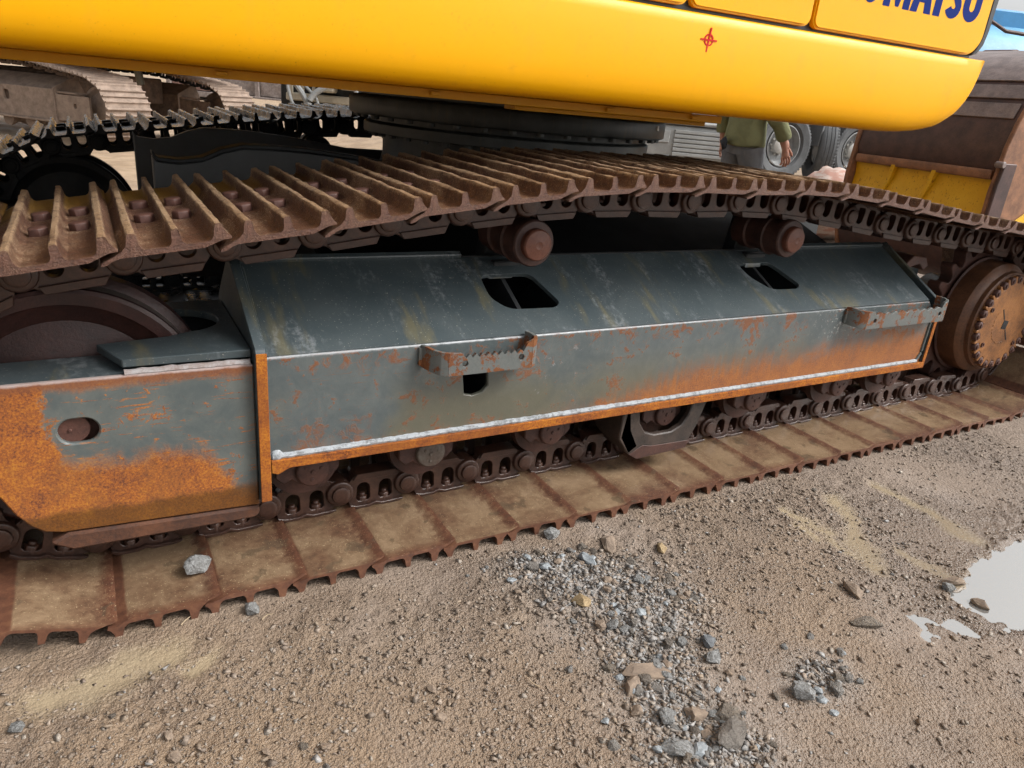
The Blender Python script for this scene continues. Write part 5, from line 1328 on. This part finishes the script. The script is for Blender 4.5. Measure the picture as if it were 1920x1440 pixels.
NCH = 44000
base = []
for k in range(8):
    me_ = rock_mesh('chip', None, 300 + k, 8, (1, RNG.uniform(.5, .85), RNG.uniform(.3, .55)))
    me_.materials.clear()
    vs = np.array([v.co[:] for v in me_.vertices]); fs = np.array([p.vertices[:] for p in me_.polygons]); base.append((vs, fs)); bpy.data.meshes.remove(me_)
cx = RNG.uniform(-.5, 3.6, NCH * 4); cy = -.015 - 1.42 * RNG.uniform(0, 1, NCH * 4)
stz = streak(cx, cy); pr_ = .27 + .50 * np.clip(streak(cx, cy) * 1.5, 0, 1); pr_ *= (1 - .93 * runnel(cx, cy)) * (1 - pool(cx, cy) * .97) * (.30 + 1.3 * sstep(vnoise(cx * 2.2, cy * 2.2, 31) + .4 * vnoise(cx * 7, cy * 7, 33) + .9 * stz, -.1, .55))
ok = RNG.random(len(cx)) < pr_; cx, cy = cx[ok][:NCH], cy[ok][:NCH]; n = len(cx)
stv = streak(cx, cy)
size = np.minimum(.0034 * np.exp(RNG.normal(0, .58, n)) * (1 + .6 * stv), .014)
# a few chips and grains also lie on the muddy shoes
cz = height(cx, cy)
wet_ = np.clip(sstep(np.exp(-(((cx - 2.5) / .75) ** 2 + ((cy + .62) / .38) ** 2)), .25, .8), 0, 1)
vs_all, fs_all, col_all = [], [], []; off_ = 0
pal = np.array([1.0, .97, .92]) * np.array([(.25, .205, .17), (.21, .168, .135), (.29, .24, .20), (.33, .295, .26), (.27, .215, .165), (.18, .145, .12), (.25, .20, .165)]); palg = .86 * np.array([(.34, .335, .325), (.28, .265, .25), (.36, .345, .33), (.24, .212, .185), (.38, .365, .35), (.30, .25, .205)])
for i in range(n):
    vs, fs = base[i % 8]; a, b_ = RNG.uniform(0, 6.28, 2); ca, sa = math.cos(a), math.sin(a); cb, sb = math.cos(b_ * .15), math.sin(b_ * .15)
    Rm = np.array([[ca, -sa, 0], [sa, ca, 0], [0, 0, 1]]) @ np.array([[1, 0, 0], [0, cb, -sb], [0, sb, cb]])
    v = vs @ Rm.T * size[i] + np.array([cx[i], cy[i], cz[i] + size[i] * .18])
    vs_all.append(v); fs_all.append(fs + off_); off_ += len(vs)
    c_ = (palg if RNG.random() < stv[i] * .8 + .03 else pal); c_ = c_[RNG.integers(len(c_))] * RNG.uniform(.75, 1.15); col_all.append(np.repeat(np.append(c_, wet_[i])[None, :], len(vs), 0))
V_ = np.concatenate(vs_all); F_ = np.concatenate(fs_all); C_ = np.concatenate(col_all).astype(np.float32)
me = bpy.data.meshes.new('gravel'); me.vertices.add(len(V_)); me.vertices.foreach_set('co', V_.astype(np.float32).ravel())
me.loops.add(F_.size); me.loops.foreach_set('vertex_index', F_.astype(np.int32).ravel()); me.polygons.add(len(F_)); me.polygons.foreach_set('loop_start', np.arange(0, F_.size, 3, dtype=np.int32))
me.update(calc_edges=True); ca_ = me.color_attributes.new('tint', 'FLOAT_COLOR', 'POINT'); ca_.data.foreach_set('color', C_.ravel()); me.materials.append(MT['gravel'])
o = add('gravel', me); o['kind'] = 'stuff'; tag(o, 'fine gravel chips strewn over the muddy ground', 'gravel')

twm = simple('dry_twig', (.34, .26, .17), .8)
for k, (x, y, a, ln, lab) in enumerate([(.12, -.02, .5, .05, 'short dry twig beside the leftmost track shoe'), (.83, -.55, 1.9, .045, 'thin dry twig left of the gravel streak'), (.30, -.075, .2, .03, 'pale splinter of wood below the second shoe from the left')]):
    d = Vector((math.cos(a), math.sin(a), 0)); z = gz(x, y) + .004; mb = MB()
    mb.tube([Vector((x, y, z)) + d * ln * t + Vector((-d.y, d.x, 0)) * .006 * math.sin(3 * t) + Vector((0, 0, .004 * math.sin(2 * t))) for t in (0, .3, .6, 1)], [.0018, .0016, .0013, .0008], 6)
    tag(mb.build('twig', twm), lab, 'twig')
